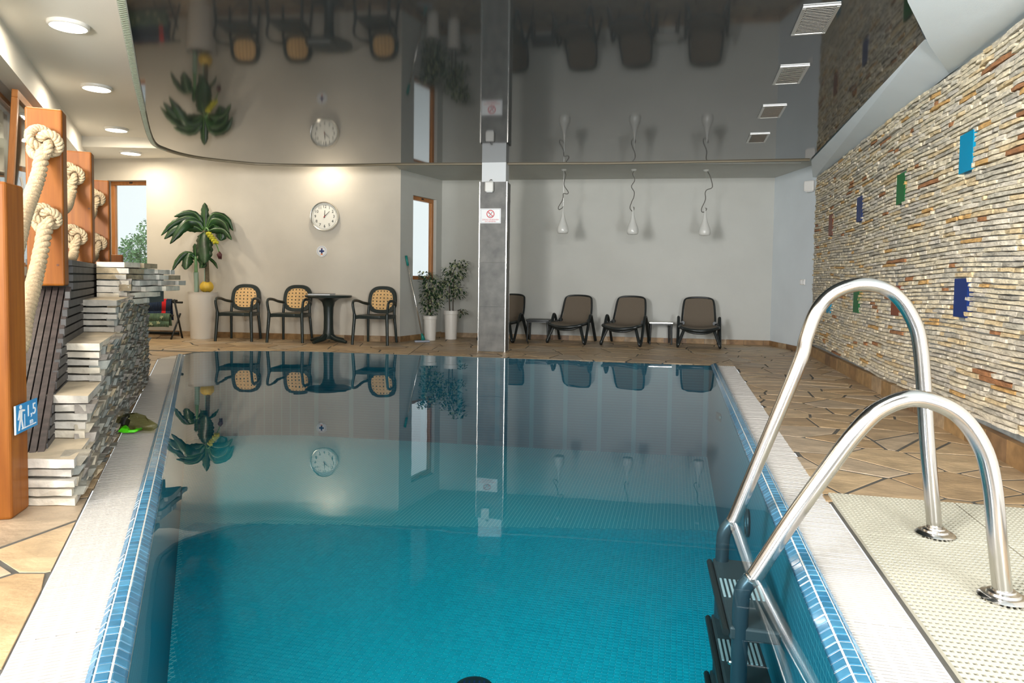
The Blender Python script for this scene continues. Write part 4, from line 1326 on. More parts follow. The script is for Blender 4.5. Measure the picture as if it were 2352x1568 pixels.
def wallbox(loc, rz_, label):
    e = empty('wall_box', loc, rz_, label, 'box', 'white rounded wall boxes')
    mb = MB(); mb.box((0, -0.05, 0.07), (0.145, 0.10, 0.145)); bevel(mb.build('housing', M['white_gloss'], e), 0.022, 4)
    mb = MB(); mb.box((0.005, -0.05, -0.004), (0.10, 0.07, 0.012)); bevel(mb.build('lower_lip', M['sign_white'], e), 0.004)
    return e
cx_ = V2(0.9858, -0.1678); 
p = V2(-0.456, 9.165) + cx_ * 0.14
b1 = wallbox((p.x, p.y - 0.002, 2.125), atan2(-0.063, 0.37), 'small white box mounted at the top of the tiled column front')
b1.scale = (0.8, 0.6, 0.95)
mb = MB(); mb.tube(spline([(0.0, -0.03, 0.14), (0.01, -0.03, 0.165), (0.03, -0.02, 0.172), (0.035, 0.0, 0.16)], 5), 0.005, 6); mb.build('cable', M['cord'], b1)
b2 = wallbox((4.10, 9.46, 2.235), radians(-90), 'white box on the grey wall at the far end of the ledge stones')
b2.rotation_euler = (0, 0, radians(-50))
sw_ = empty('wall_switch', (4.095, 9.62, 0.95), radians(-88), 'small white double switch low on the narrow grey wall', 'switch')
for k in range(2):
    mb = MB(); mb.box((0.03 - k * 0.075, -0.008, 0.04), (0.068, 0.016, 0.078)); bevel(mb.build('plate', M['white_gloss'], sw_), 0.004)
    mb = MB(); mb.box((0.03 - k * 0.075, -0.018, 0.04), (0.042, 0.006, 0.05)); mb.build('rocker', M['sign_white'], sw_)

# no-jumping sign on the column
ns = empty('warning_sign', (p.x, p.y, 1.71), atan2(-0.063, 0.37), 'white sign forbidding jumping into the pool on the tiled column', 'sign')
ns.location = (-0.456 + cx_.x * 0.155, 9.165 + cx_.y * 0.155, 1.72)
mb = MB(); mb.box((0, -0.004, 0.09), (0.28, 0.006, 0.195)); mb.build('plate', M['sign_white'], ns)
mb = MB()
for c, d in [((0, -0.0075, 0.178), (0.262, 0.001, 0.003)), ((0, -0.0075, 0.003), (0.262, 0.001, 0.003)), ((-0.13, -0.0075, 0.09), (0.003, 0.001, 0.176)), ((0.13, -0.0075, 0.09), (0.003, 0.001, 0.176))]:
    mb.box(c, d)
mb.build('border', M['sign_grey'], ns)
mb = MB()
N = 32
ro2, ri2 = 0.054, 0.042
vs = []
for r_ in (ro2, ri2):
    for y in (-0.0075, -0.0085):
        vs += [(r_ * cos(2 * pi * i / N), y, 0.115 + r_ * sin(2 * pi * i / N)) for i in range(N)]
fs = []
for i in range(N):
    j = (i + 1) % N
    fs += [(N + i, N + j, 3 * N + j, 3 * N + i), (i, j, N + j, N + i), (2 * N + i, 2 * N + j, 3 * N + j, 3 * N + i)]
mb.add(vs, fs)
mb.box((0, -0.008, 0.115), (0.092, 0.001, 0.010), Matrix.Rotation(radians(42), 3, 'Y'))
fixn(mb.build('prohibition_ring', M['sign_red'], ns))
mb = MB()
mb.box((0.006, -0.0078, 0.118), (0.062, 0.0008, 0.007), Matrix.Rotation(radians(-50), 3, 'Y'))
mb.box((-0.018, -0.0078, 0.122), (0.026, 0.0008, 0.006), Matrix.Rotation(radians(20), 3, 'Y'))
mb.box((0.0, -0.0078, 0.083), (0.045, 0.0008, 0.006))
mb.build('diver', M['sign_black'], ns)
text('ZAKAZ SKAKANIA', 0.027, M['sign_red'], ns, (0, -0.0076, 0.040), (pi / 2, 0, 0))
text('DO BASENU', 0.027, M['sign_red'], ns, (0, -0.0076, 0.016), (pi / 2, 0, 0))

# ================================================================== CLOCK and emblem
ca = atan2(cd.y, cd.x)
wn = V2(-0.1253, -0.9922)
ck = empty('wall_clock', (-2.876 + wn.x * 0.002, 10.466 + 0.0332 + wn.y * 0.002, 1.892), ca, 'round silver rimmed wall clock showing about eight past twelve', 'clock')
ck.location.y = CK.y + (CK.x + 2.876) * 0.1253 / 0.9922 - 0.003
R_ = 0.228
mb = MB(); mb.lathe([(R_ - 0.012, 0), (R_, 0.012), (R_, 0.035), (R_ - 0.010, 0.052), (R_ - 0.022, 0.046), (R_ - 0.026, 0.03)], 48, axis='y', cap=False)
smooth_angle(mb.build('rim', M['alu'], ck), 50)
mb = MB(); mb.lathe([(0.0, 0.026), (R_ - 0.022, 0.026)], 48, axis='y', cap=False)
fixn(mb.build('dial', M['clock_face'], ck))
for h in range(1, 13):
    q = radians(90 - 30 * h)
    text(str(h), 0.062, M['sign_black'], ck, (0.148 * cos(q), -0.0275, 0.148 * sin(q)), (pi / 2, 0, 0), name='numeral')
mb = MB()
for k in range(60):
    q = 2 * pi * k / 60
    mb.box((0.188 * cos(q), -0.0275, 0.188 * sin(q)), (0.010, 0.001, 0.004), Matrix.Rotation(-q, 3, 'Y'))
tag(mb.build('minute_ticks', M['sign_black'], ck), kind='stuff')
def hand(name, deg, L, w0, mt, y, tail=0.02):
    q = radians(90 - deg)
    mb = MB()
    d = Vector((cos(q), 0, sin(q))); n_ = Vector((-sin(q), 0, cos(q)))
    a = d * -tail; b = d * L
    pts = [a - n_ * w0, a + n_ * w0, b + n_ * w0 * 0.5, b - n_ * w0 * 0.5]
    mb.add([(v.x, -y, v.z) for v in pts] + [(v.x, -y - 0.002, v.z) for v in pts], [(0, 1, 2, 3), (7, 6, 5, 4), (0, 4, 5, 1), (1, 5, 6, 2), (2, 6, 7, 3), (3, 7, 4, 0)])
    return fixn(mb.build(name, mt, ck))
hand('hour_hand', 3.5, 0.095, 0.006, M['sign_black'], 0.029)
hand('minute_hand', 46, 0.115, 0.005, M['sign_black'], 0.032)
hand('second_hand', 225, 0.022, 0.004, M['sign_red'], 0.035, 0.014)

em = empty('round_emblem', (-2.93, CK.y + (CK.x + 2.93) * 0.1253 / 0.9922 - 0.002, 1.365), ca, 'small round white emblem with a dark blue cross below the clock', 'sticker')
mb = MB(); mb.lathe([(0.083, 0), (0.083, 0.004), (0.0, 0.004)], 36, axis='y'); fixn(mb.build('disc', M['sign_white'], em))
mb = MB()
for k in range(44):
    if k in (32, 33, 34): continue
    q = 2 * pi * k / 44
    mb.box((0.068 * cos(q), -0.0045, 0.068 * sin(q)), (0.014, 0.001, 0.0045), Matrix.Rotation(-q, 3, 'Y'))
tag(mb.build('letter_ring', M['sign_grey'], em), kind='stuff')
mb = MB(); mb.box((0, -0.0048, 0), (0.080, 0.001, 0.024)); mb.box((0, -0.0052, 0.004), (0.024, 0.001, 0.082)); mb.build('cross', M['sign_navy'], em)
mb = MB(); mb.add([(-0.018, -0.0058, -0.056), (0.018, -0.0058, -0.056), (0.010, -0.0058, -0.036), (-0.010, -0.0058, -0.036)], [(0, 1, 2, 3)]); mb.add([(-0.008, -0.0058, 0.042), (0.008, -0.0058, 0.042), (0.0, -0.0058, 0.054)], [(0, 1, 2)])
mb.build('flame', M['sign_orange'], em)

# ================================================================== CEILING VENTS, LAMPS, PENDANTS
def vent(x, y, label, ty=0.46, tx=0.20):
    e = empty('ceiling_vent', (x, y, 2.52), radians(-14), label, 'vent', 'aluminium vents in the dark ceiling')
    fr = 0.022
    mb = MB()
    mb.box((0, ty / 2 - fr / 2, -0.005), (tx, fr, 0.012)); mb.box((0, -ty / 2 + fr / 2, -0.005), (tx, fr, 0.012))
    mb.box((tx / 2 - fr / 2, 0, -0.005), (fr, ty - 2 * fr, 0.012)); mb.box((-tx / 2 + fr / 2, 0, -0.005), (fr, ty - 2 * fr, 0.012))
    bevel(mb.build('frame', M['alu_dull'], e), 0.003)
    mb = MB(); mb.box((0, 0, -0.001), (tx - 2 * fr, ty - 2 * fr, 0.002)); mb.build('backing', M['vent_dark'], e)
    n = 17
    for k in range(n):
        yy = -ty / 2 + fr + (k + 0.5) * (ty - 2 * fr) / n
        mb = MB(); mb.box((0, yy, -0.008), (tx - 2 * fr, 0.011, 0.0015), Matrix.Rotation(radians(32), 3, 'X')); mb.build('slat', M['alu'], e)
    return e
for (x, y, lb) in [(1.768, 4.118, 'largest looking aluminium ceiling vent, at the top edge of the picture'), (2.056, 5.18, 'second aluminium ceiling vent counted from the top of the picture'),
                   (2.33, 6.27, 'third aluminium ceiling vent counted from the top of the picture'), (2.61, 7.40, 'aluminium ceiling vent deepest in the room, above the pendant lamps')]:
    vent(x, y, lb)

def downlight(x, y, z, label, power, lamp=True):
    e = empty('ceiling_light', (x, y, z), 0, label, 'ceiling light', 'round downlights in the white ceiling')
    mb = MB(); mb.lathe([(0.150, 0), (0.150, -0.018), (0.142, -0.028), (0.130, -0.030)], 36, cap=False); smooth_angle(mb.build('rim', M['white_gloss'], e), 50)
    mb = MB(); mb.lathe([(0.132, -0.028), (0.0, -0.031)], 36, cap=False); fixn(mb.build('diffuser', M['lamp_disc'], e, True))
    l = bpy.data.lights.new('downlight', 'AREA'); l.shape = 'DISK'; l.size = 0.26; l.energy = power; l.color = (1.0, 0.87, 0.68)
    o = bpy.data.objects.new('downlight', l); o.location = (x, y, z - 0.045); link(o)
    return e
DL = 20
downlight(-3.576, 5.549, 2.95, 'round lit downlight nearest the viewer in the white ceiling', DL)
downlight(-4.448, 7.354, 2.95, 'round lit downlight second in the row over the posts', DL)
downlight(-5.431, 9.408, 2.95, 'round lit downlight third in the row just before the soffit step', DL)
downlight(-5.75, 10.33, 2.80, 'round lit downlight in the lower soffit near the far window', DL * 0.9)
downlight(-2.85, 10.12, 2.80, 'round lit downlight above the clock, hidden by the dark ceiling edge', DL * 0.45)
downlight(-2.70, 3.70, 2.95, 'unseen downlight added to the row to light the front posts', DL)  # extra lamp out of view, added to light posts and stone

def pendant(x, y, zc, zb, cordpts, label):
    e = empty('pendant_lamp', (x, y, zb), 0, label, 'lamp', 'white teardrop pendant lamps over the loungers')
    H_ = 0.395
    prof = [(0.060, 0.0), (0.074, 0.006), (0.083, 0.030), (0.085, 0.060), (0.080, 0.095), (0.066, 0.135), (0.048, 0.18), (0.034, 0.225), (0.023, 0.275), (0.014, 0.33), (0.009, 0.375), (0.006, H_)]
    mb = MB(); mb.lathe(prof, 28); smooth_angle(mb.build('shade', M['lamp_white'], e), 60)
    mb = MB(); mb.lathe([(0.040, zc - zb), (0.038, zc - zb - 0.012), (0.022, zc - zb - 0.024), (0.0, zc - zb - 0.027)], 20, cap=False); smooth_angle(mb.build('ceiling_cap', M['lamp_white'], e), 50)
    mb = MB(); mb.tube([(0, 0, H_), (0, 0, zc - zb - 0.02)], 0.0018, 5); mb.build('wire', M['alu_dull'], e)
    pts = [(a, b, c) for a, b, c in cordpts]
    mb = MB(); mb.tube(spline(pts, 6), 0.0062, 6); mb.build('cord', M['cord'], e, True)
    return e
hh = lambda *a: a
# cord shapes: (sideways, depth, height above shade foot)
pendant(0.734, 10.137, 2.60, 1.657, [(0.01, 0, 0.925), (0.03, 0, 0.86), (0.012, 0.01, 0.78), (0.014, 0, 0.70), (0.07, 0, 0.615), (0.055, 0, 0.585), (0.0, 0, 0.59), (-0.004, 0, 0.54), (-0.02, 0, 0.48), (-0.07, 0, 0.39), (-0.06, 0, 0.355), (-0.02, 0, 0.375), (0, 0, 0.40)], 'leftmost white teardrop pendant lamp beside the tiled column')
pendant(1.75, 10.05, 2.60, 1.653, [(0.01, 0, 0.93), (-0.015, 0, 0.88), (0.015, 0, 0.79), (-0.03, 0, 0.70), (0.012, 0, 0.62), (0.006, 0, 0.54), (-0.02, 0, 0.48), (-0.045, 0, 0.39), (-0.01, 0, 0.34), (0.012, 0.01, 0.36), (0.012, 0, 0.395), (0, 0, 0.40)], 'middle white teardrop pendant lamp over the loungers')
pendant(2.791, 9.999, 2.60, 1.648, [(0.02, 0, 0.93), (0.06, 0, 0.86), (0.095, 0, 0.74), (0.085, 0, 0.69), (0.02, 0, 0.665), (-0.005, 0, 0.62), (0.0, 0, 0.52), (-0.05, 0, 0.40), (-0.045, 0, 0.345), (0.0, 0.01, 0.35), (0.022, 0, 0.39), (0, 0, 0.40)], 'rightmost white teardrop pendant lamp near the corner')

# ================================================================== ARMCHAIRS
def superell(t, a, b, n=3.2):
    c, s = cos(t), sin(t)
    return (a * math.copysign(abs(c) ** (2 / n), c), b * math.copysign(abs(s) ** (2 / n), s))
def make_chair(loc, rz_, label):
    e = empty('armchair', loc, rz_, label, 'chair', 'dark plastic armchairs with cane backs')
    # x right, -y front
    mb = MB()
    outl = []
    for i in range(28):
        q = 2 * pi * i / 28
        x, y = superell(q, 0.245, 0.225, 4)
        outl.append((x, y - 0.02 + 0.0))
    mb.prism(outl, 0.395, 0.425, 0, 0.006)
    mb.box((0, -0.225, 0.40), (0.44, 0.025, 0.05))
    mb.box((0.225, -0.02, 0.395), (0.03, 0.40, 0.05)); mb.box((-0.225, -0.02, 0.395), (0.03, 0.40, 0.05)); mb.box((0, 0.185, 0.395), (0.40, 0.03, 0.05))
    smooth_angle(mb.build('seat', M['chair_green'], e), 40)
    bz, bh, bw = 0.640, 0.205, 0.225
    by = lambda z: 0.215 + (z - 0.42) * 0.16
    ring_o, vs, fs = 40, [], []
    for i in range(ring_o):
        q = 2 * pi * i / ring_o
        for (a, b, dy) in ((bw, bh, 0.012), (bw * 0.97, bh * 0.97, -0.014), (bw * 0.74, bh * 0.74, -0.010), (bw * 0.73, bh * 0.73, 0.012)):
            x, z = superell(q, a, b, 2.9)
            x *= 1.0 - 0.06 * (z / bh)
            vs.append((x, by(bz + z) + dy + 0.10 * (x * x), bz + z))
    for i in range(ring_o):
        j = (i + 1) % ring_o
        for k in range(4):
            m = (k + 1) % 4
            fs.append((i * 4 + k, i * 4 + m, j * 4 + m, j * 4 + k))
    mb = MB(); mb.add(vs, fs); smooth_angle(mb.build('back_frame', M['chair_green'], e), 50)
    # cane panel, a lattice with square holes
    mb = MB()
    n = 18
    def pt(u, v):
        # square -> superellipse disc
        x, z = u * sqrt(1 - 0.30 * v * v), v * sqrt(1 - 0.30 * u * u)
        x *= bw * 0.76 * (1.0 - 0.05 * v); z *= bh * 0.76
        return (x, by(bz + z) + 0.10 * x * x, bz + z)
    for i in range(n):
        for j in range(n):
            hole = i % 3 == 1 and j % 3 == 1
            u0, u1 = -1 + 2 * i / n, -1 + 2 * (i + 1) / n
            v0, v1 = -1 + 2 * j / n, -1 + 2 * (j + 1) / n
            q = [pt(u0, v0), pt(u1, v0), pt(u1, v1), pt(u0, v1)]
            f_ = 0.002 if hole else -0.004
            mb.add([(a, b + f_, c) for a, b, c in q] + [(a, b + 0.004, c) for a, b, c in q], [(0, 1, 2, 3), (7, 6, 5, 4), (0, 4, 5, 1), (1, 5, 6, 2), (2, 6, 7, 3), (3, 7, 4, 0)], 1 if hole else 0)
    mb.build('cane_panel', [M['cane'], M['chair_green']], e)
    for sx in (-1, 1):
        mb = MB(); mb.tube([(sx * 0.265, -0.265, 0), (sx * 0.245, -0.235, 0.38), (sx * 0.245, -0.232, 0.44)], [0.020, 0.024, 0.024], 10)
        smooth_angle(mb.build('leg', M['chair_green'], e), 50)
        mb = MB(); mb.tube([(sx * 0.225, 0.26, 0), (sx * 0.205, 0.205, 0.40), (sx * 0.20, 0.225, 0.56)], [0.018, 0.021, 0.017], 10)
        smooth_angle(mb.build('leg', M['chair_green'], e), 50)
        pth = spline([(sx * 0.245, -0.232, 0.43), (sx * 0.262, -0.245, 0.55), (sx * 0.268, -0.235, 0.605), (sx * 0.272, -0.17, 0.632), (sx * 0.270, -0.02, 0.625), (sx * 0.255, 0.12, 0.595), (sx * 0.205, 0.225, 0.575)], 5)
        mb = MB(); mb.tube(pth, [0.022] * 10 + [0.021] * (len(pth) - 10), 10, flat=0.85)
        smooth_angle(mb.build('armrest', M['chair_green'], e), 60)
    return e
ch1 = make_chair((-4.11, 10.30, 0), radians(2), 'dark armchair with cane back right beside the tall white planter')
def place_chair(x, y, a, label):
    c = copy_tree(ch1); c.location = (x, y, 0); c.rotation_euler = (0, 0, a); c['label'] = label
    return c
place_chair(-3.30, 10.20, radians(-3), 'dark armchair with cane back half behind the round table top')
place_chair(-1.995, 10.03, radians(-9), 'dark armchair with cane back alone at the corner end of the cream wall')

# round table and book
tb = empty('round_table', (-2.72, 10.11, 0), radians(20), 'dark round plastic pedestal table between the armchairs', 'table')
mb = MB(); mb.lathe([(0.0, 0.655), (0.30, 0.66), (0.335, 0.672), (0.34, 0.69), (0.335, 0.70), (0.0, 0.70)], 44, cap=False); smooth_angle(mb.build('tabletop', M['chair_green'], tb), 40)
mb = MB(); mb.lathe([(0.11, 0.06), (0.085, 0.10), (0.072, 0.20), (0.068, 0.38), (0.074, 0.52), (0.095, 0.60), (0.15, 0.645), (0.22, 0.66)], 20, cap=False); smooth_angle(mb.build('pedestal', M['chair_green'], tb), 60)
for k in range(4):
    a = pi / 4 + k * pi / 2
    mb = MB(); mb.tube([(0.05 * cos(a), 0.05 * sin(a), 0.10), (0.14 * cos(a), 0.14 * sin(a), 0.055), (0.33 * cos(a), 0.33 * sin(a), 0.022)], [0.05, 0.036, 0.022], 8)
    smooth_angle(mb.build('foot', M['chair_green'], tb), 50)
bk_ = empty('magazine', (-2.80, 10.03, 0.701), radians(-6), 'closed pale magazine lying on the round table', 'magazine')
mb = MB(); mb.box((0, 0, 0.012), (0.33, 0.22, 0.018)); mb.build('pages', M['sign_white'], bk_)
mb = MB(); mb.box((0, 0, 0.0225), (0.34, 0.23, 0.003)); mb.box((0, 0, 0.0015), (0.34, 0.23, 0.003)); mb.build('cover', M['chair_green'], bk_)

# ================================================================== SUN LOUNGERS, SIDE TABLES
def make_lounger(loc, rz_, label):
    e = empty('sun_lounger', loc, rz_, label, 'sun lounger', 'brown sling sun loungers along the back wall')
    W = 0.235
    # sling: bowed front edge, flat seat, leaning back
    prof = [(0.02, 0.300), (0.06, 0.318), (0.25, 0.325), (0.43, 0.318), (0.50, 0.335), (0.55, 0.42), (0.605, 0.58), (0.645, 0.70)]
    mb = MB(); n = 12
    for i in range(len(prof) - 1):
        for k in range(n):
            q = []
            for (a, kk) in ((i, k), (i, k + 1), (i + 1, k + 1), (i + 1, k)):
                y, z = prof[a]
                u = -1 + 2 * kk / n
                wz = W * (1.12 if a < 4 else 1.0 - 0.04 * (a - 4))
                yy = y - (0.07 * (1 - u * u) if a < 2 else 0.0) + 0.0
                zz = z - 0.028 * (1 - u * u) * (1 if a < 4 else 0.0) + (0.02 * (1 - u * u) if a == 7 else 0)
                q.append((u * wz, yy + (0.03 * (1 - u * u) if a >= 4 else 0), zz))
            mb.add(q + [(a_, b_ + 0.004, c_ - 0.004) for a_, b_, c_ in q], [(0, 1, 2, 3), (7, 6, 5, 4)])
    smooth_angle(mb.build('sling', M['sling'], e), 60)
    ft = [(-0.265, 0.34, 0.315), (-0.270, 0.05, 0.305), (-0.21, 0.0, 0.285), (-0.10, -0.055, 0.268), (0, -0.065, 0.262), (0.10, -0.055, 0.268), (0.21, 0.0, 0.285), (0.270, 0.05, 0.305), (0.265, 0.34, 0.315)]
    mb = MB(); mb.tube(spline(ft, 5), 0.024, 10); mb.build('seat_frame', M['black_plastic'], e, True)
    mb = MB(); mb.tube(spline([(-0.23, 0.06, 0.275), (-0.12, 0.0, 0.235), (0, -0.02, 0.225), (0.12, 0.0, 0.235), (0.23, 0.06, 0.275)], 5), 0.030, 10, flat=0.6); mb.build('apron', M['black_plastic'], e, True)
    bt = [(-0.250, 0.49, 0.32), (-0.242, 0.575, 0.48), (-0.225, 0.630, 0.645), (-0.195, 0.662, 0.705), (-0.10, 0.69, 0.728), (0.10, 0.69, 0.728), (0.195, 0.662, 0.705), (0.225, 0.630, 0.645), (0.242, 0.575, 0.48), (0.250, 0.49, 0.32)]
    mb = MB(); mb.tube(spline(bt, 5), 0.0155, 10); mb.build('back_frame', M['black_plastic'], e, True)
    for sx in (-1, 1):
        mb = MB(); mb.lathe([(0.0, -0.02), (0.030, -0.02), (0.030, 0.02), (0.0, 0.02)], 16, (sx * 0.235, 0.47, 0.345), cap=False, axis='y'); smooth_angle(mb.build('pivot', M['black_plastic'], e), 50)
        mb = MB(); mb.tube(spline([(sx * 0.215, 0.12, 0.265), (sx * 0.275, 0.06, 0.10), (sx * 0.298, 0.04, 0.035), (sx * 0.302, 0.10, 0.045), (sx * 0.300, 0.20, 0.22), (sx * 0.298, 0.30, 0.40), (sx * 0.298, 0.345, 0.435), (sx * 0.298, 0.40, 0.40), (sx * 0.300, 0.52, 0.20), (sx * 0.302, 0.62, 0.025)], 5), 0.025, 10, flat=0.8)
        smooth_angle(mb.build('leg', M['black_plastic'], e), 60)
        mb = MB(); mb.lathe([(0.0, -0.016), (0.036, -0.014), (0.036, 0.014), (0.0, 0.016)], 16, (0, 0, 0), cap=False, axis='y')
        wv = mb.build('foot_pad', M['black_plastic'], e); wv.location = (sx * 0.300, 0.065, 0.036); wv.rotation_euler = (0, 0, pi / 2)
        mb = MB(); mb.tube([(sx * 0.298, 0.42, 0.34), (sx * 0.24, 0.46, 0.33)], 0.012, 8); mb.build('bracket', M['black_plastic'], e, True)
    return e
lg = make_lounger((2.74, 9.96, 0), radians(-14), 'brown sling sun lounger facing straight ahead, nearest the room corner')
def place_lounger(x, y, a, label):
    c = copy_tree(lg); c.location = (x, y, 0); c.rotation_euler = (0, 0, a); c['label'] = label
place_lounger(1.60, 10.12, radians(-25), 'brown sling sun lounger turned slightly left, just left of the silver topped side table')
place_lounger(0.80, 10.34, radians(-24), 'brown sling sun lounger turned left, just right of the dark side table')
place_lounger(-0.28, 10.50, radians(-26), 'brown sling sun lounger mostly hidden behind the tiled column')
def side_table(loc, rz_, top, label):
    e = empty('side_table', loc, rz_, label, 'table', 'small side tables between the loungers')
    mb = MB(); mb.box((0, 0, 0.335), (0.37, 0.37, 0.03)); bevel(mb.build('tabletop', top, e), 0.008)
    mb = MB(); mb.box((0, 0, 0.312), (0.33, 0.33, 0.02)); mb.build('apron', M['black_plastic'], e)
    for sx in (-1, 1):
        for sy in (-1, 1):
            mb = MB(); mb.tube([(sx * 0.165, sy * 0.165, 0), (sx * 0.155, sy * 0.155, 0.32)], [0.013, 0.017], 8); smooth_angle(mb.build('leg', M['black_plastic'], e), 50)
    return e
side_table((0.43, 10.86, 0), radians(-9), M['black_plastic'], 'small dark plastic side table next to the lounger by the column')
side_table((2.32, 10.68, 0), radians(-6), M['alu'], 'small black side table with a shiny silver top between two loungers')

# ================================================================== BANANA PLANT
PU = 1 / (3.484 * 149.0)
def up_(cx, cy): return ((cx - 325) * PU, (1152 - cy) * PU)
bp_ = empty('banana_plant', (-4.76, 10.50, 0), 0, 'tall artificial banana plant in a white conical planter by the cream wall', 'plant')
mb = MB(); mb.lathe([(0.175, 0.0), (0.178, 0.01), (0.205, 0.66), (0.213, 0.70), (0.222, 0.715), (0.214, 0.715), (0.203, 0.69), (0.196, 0.62)], 40); smooth_angle(mb.build('planter', M['white_pot'], bp_), 40)
mb = MB(); mb.lathe([(0.0, 0.655), (0.197, 0.650)], 24, cap=False); fixn(mb.build('soil', M['soil'], bp_))
rnd = random.Random(8)
def leaf(pts, wpx, dpt=0.0, droop=0.0, name='leaf', tip=0.35, mt='leaf', n=14):
    """pts: midrib in drawing units, width in drawing units, dpt: how far it comes forward at the tip"""
    P = []
    m = len(pts) - 1
    for i, (a, b) in enumerate(pts):
        x, z = up_(a, b)
        P.append(Vector((x, -dpt * (i / m) ** 1.3, z)))
    S = spline(P, 5)
    N = len(S)
    vs, fs = [], []
    hw = wpx * PU / 2
    for i, p in enumerate(S):
        t = i / (N - 1)
        wd = hw * min(1, (t / 0.22) ** 0.8 if t > 0 else 0.04) * (1 - max(0, (t - 0.62) / 0.38) ** 2.2 * (1 - 0.05))
        wd = max(wd, 0.004)
        if i == 0: tg = S[1] - S[0]
        elif i == N - 1: tg = S[-1] - S[-2]
        else: tg = S[i + 1] - S[i - 1]
        tg.normalize()
        side = Vector((0, -1, 0)).cross(tg)
        if side.length < 0.1: side = Vector((1, 0, 0))
        side.normalize()
        nrm = tg.cross(side).normalized()
        if nrm.y > 0: nrm = -nrm
        rip = 1 + 0.10 * sin(i * 2.1 + a)
        for (u, f) in ((-1, -0.30), (-0.5, -0.06), (0, 0.04), (0.5, -0.06), (1, -0.30)):
            vs.append(p + side * u * wd * (rip if abs(u) == 1 else 1) + nrm * f * wd * 1.1 + Vector((0, 0, -abs(u) ** 2 * droop * wd)))
    for i in range(N - 1):
        for k in range(4):
            fs.append((i * 5 + k, i * 5 + k + 1, (i + 1) * 5 + k + 1, (i + 1) * 5 + k))
    mb = MB(); mb.add(vs, fs)
    o = mb.build(name, M[mt], bp_, True)
    so = o.modifiers.new('thick', 'SOLIDIFY'); so.thickness = 0.004
    mr = MB(); mr.tube([p + Vector((0, -0.006, 0)) for p in S], [0.006 * (1 - 0.7 * i / (N - 1)) for i in range(N)], 6); mr.build('midrib', M['leaf_mid'], o, True)
    return o
leaf([(345, 292), (340, 200), (338, 130), (338, 72)], 60, -0.03, mt='leaf')
leaf([(340, 282), (300, 190), (255, 150), (190, 155), (128, 190)], 55, 0.10, 0.6)
leaf([(335, 285), (290, 215), (240, 188), (170, 205), (100, 255), (40, 342)], 52, 0.16, 0.5)
leaf([(335, 290), (295, 232), (232, 222), (185, 285), (130, 408)], 78, 0.24, 0.5)
leaf([(330, 300), (270, 262), (200, 255), (120, 295), (75, 370)], 62, 0.20, 0.6)
leaf([(350, 288), (385, 190), (430, 155), (510, 185), (565, 290)], 62, -0.02, 0.7)
leaf([(355, 292), (400, 220), (450, 203), (520, 235), (560, 305)], 60, 0.12, 0.6)
leaf([(360, 300), (430, 282), (500, 285), (545, 312), (592, 368)], 45, 0.16, 0.5)
leaf([(350, 296), (348, 330), (352, 400), (372, 480), (396, 556)], 128, 0.22, 0.2)
leaf([(365, 275), (415, 245), (462, 280), (476, 330), (470, 372)], 88, 0.02, 0.3)
leaf([(272, 505), (272, 450), (268, 398)], 46, 0.02)
leaf([(268, 512), (240, 478), (190, 472), (140, 530), (108, 618)], 44, 0.10, 0.6)
leaf([(266, 520), (238, 495), (222, 540), (236, 606)], 82, 0.18, 0.3)
leaf([(265, 508), (222, 474), (170, 492), (138, 525)], 46, 0.06, 0.7)
leaf([(280, 520), (318, 525), (345, 560), (350, 592)], 62, 0.16, 0.4)
leaf([(300, 480), (370, 505), (425, 545), (456, 594)], 22, 0.05, 0.3)
def stalk(pts, rr, mt, name='stem'):
    P = [Vector((*[up_(a, b)[0]], y, up_(a, b)[1])) for a, b, y in pts]
    mb = MB(); mb.tube(spline(P, 4), [rr[0] + (rr[1] - rr[0]) * i / (len(spline(P, 4)) - 1) for i in range(len(spline(P, 4)))], 10)
    return mb.build(name, M[mt], bp_, True)
stalk([(276, 800, 0), (275, 700, 0), (272, 625, 0)], (0.034, 0.036), 'stalk_pale')
stalk([(272, 628, 0), (272, 560, 0), (270, 500, 0)], (0.027, 0.018), 'stalk')
stalk([(358, 800, 0.02), (355, 600, 0.02), (350, 420, 0.01), (347, 290, 0)], (0.032, 0.026), 'trunk', 'trunk')
stalk([(338, 800, 0.0), (342, 600, 0.0)], (0.010, 0.008), 'stalk_pale')
stalk([(352, 300, -0.03), (380, 275, -0.09), (405, 300, -0.12)], (0.012, 0.012), 'stalk')
bz_ = MB
for r_ in range(5):
    for k in range(5):
        cx = 405 + r_ * 14 + (k - 2) * 9; cy = 312 + r_ * 17 + abs(k - 2) * 3
        x, z = up_(cx, cy)
        mb = MB(); mb.tube(spline([(x, -0.12, z + 0.012), (x + 0.004, -0.135 - 0.004 * k % 3, z - 0.008), (x - 0.002, -0.125, z - 0.034)], 3), [0.006, 0.011, 0.013, 0.013, 0.012, 0.010, 0.005][:7], 7)
        mb.build('banana', M['banana'], bp_, True)
stalk([(455, 395, -0.12), (472, 430, -0.12), (484, 470, -0.12)], (0.008, 0.007), 'leaf_mid')
for k in range(5):
    a = k * 2 * pi / 5
    x, z = up_(486, 462)
    mb = MB(); mb.tube([(x, -0.12, z), (x + 0.022 * cos(a), -0.12 + 0.022 * sin(a), z - 0.045), (x + 0.02 * cos(a) + 0.012, -0.12 + 0.012 * sin(a), z - 0.115)], [0.010, 0.020, 0.002], 6)
    mb.build('petal', M['bud'], bp_, True)
yb = empty('yellow_ball', (-4.76 + up_(345, 740)[0], 10.55, up_(345, 740)[1]), 0, 'yellow ribbed round fruit resting in the white planter behind the stems', 'fruit')
mb = MB()
nn, mm = 32, 12
vs, fs = [], []
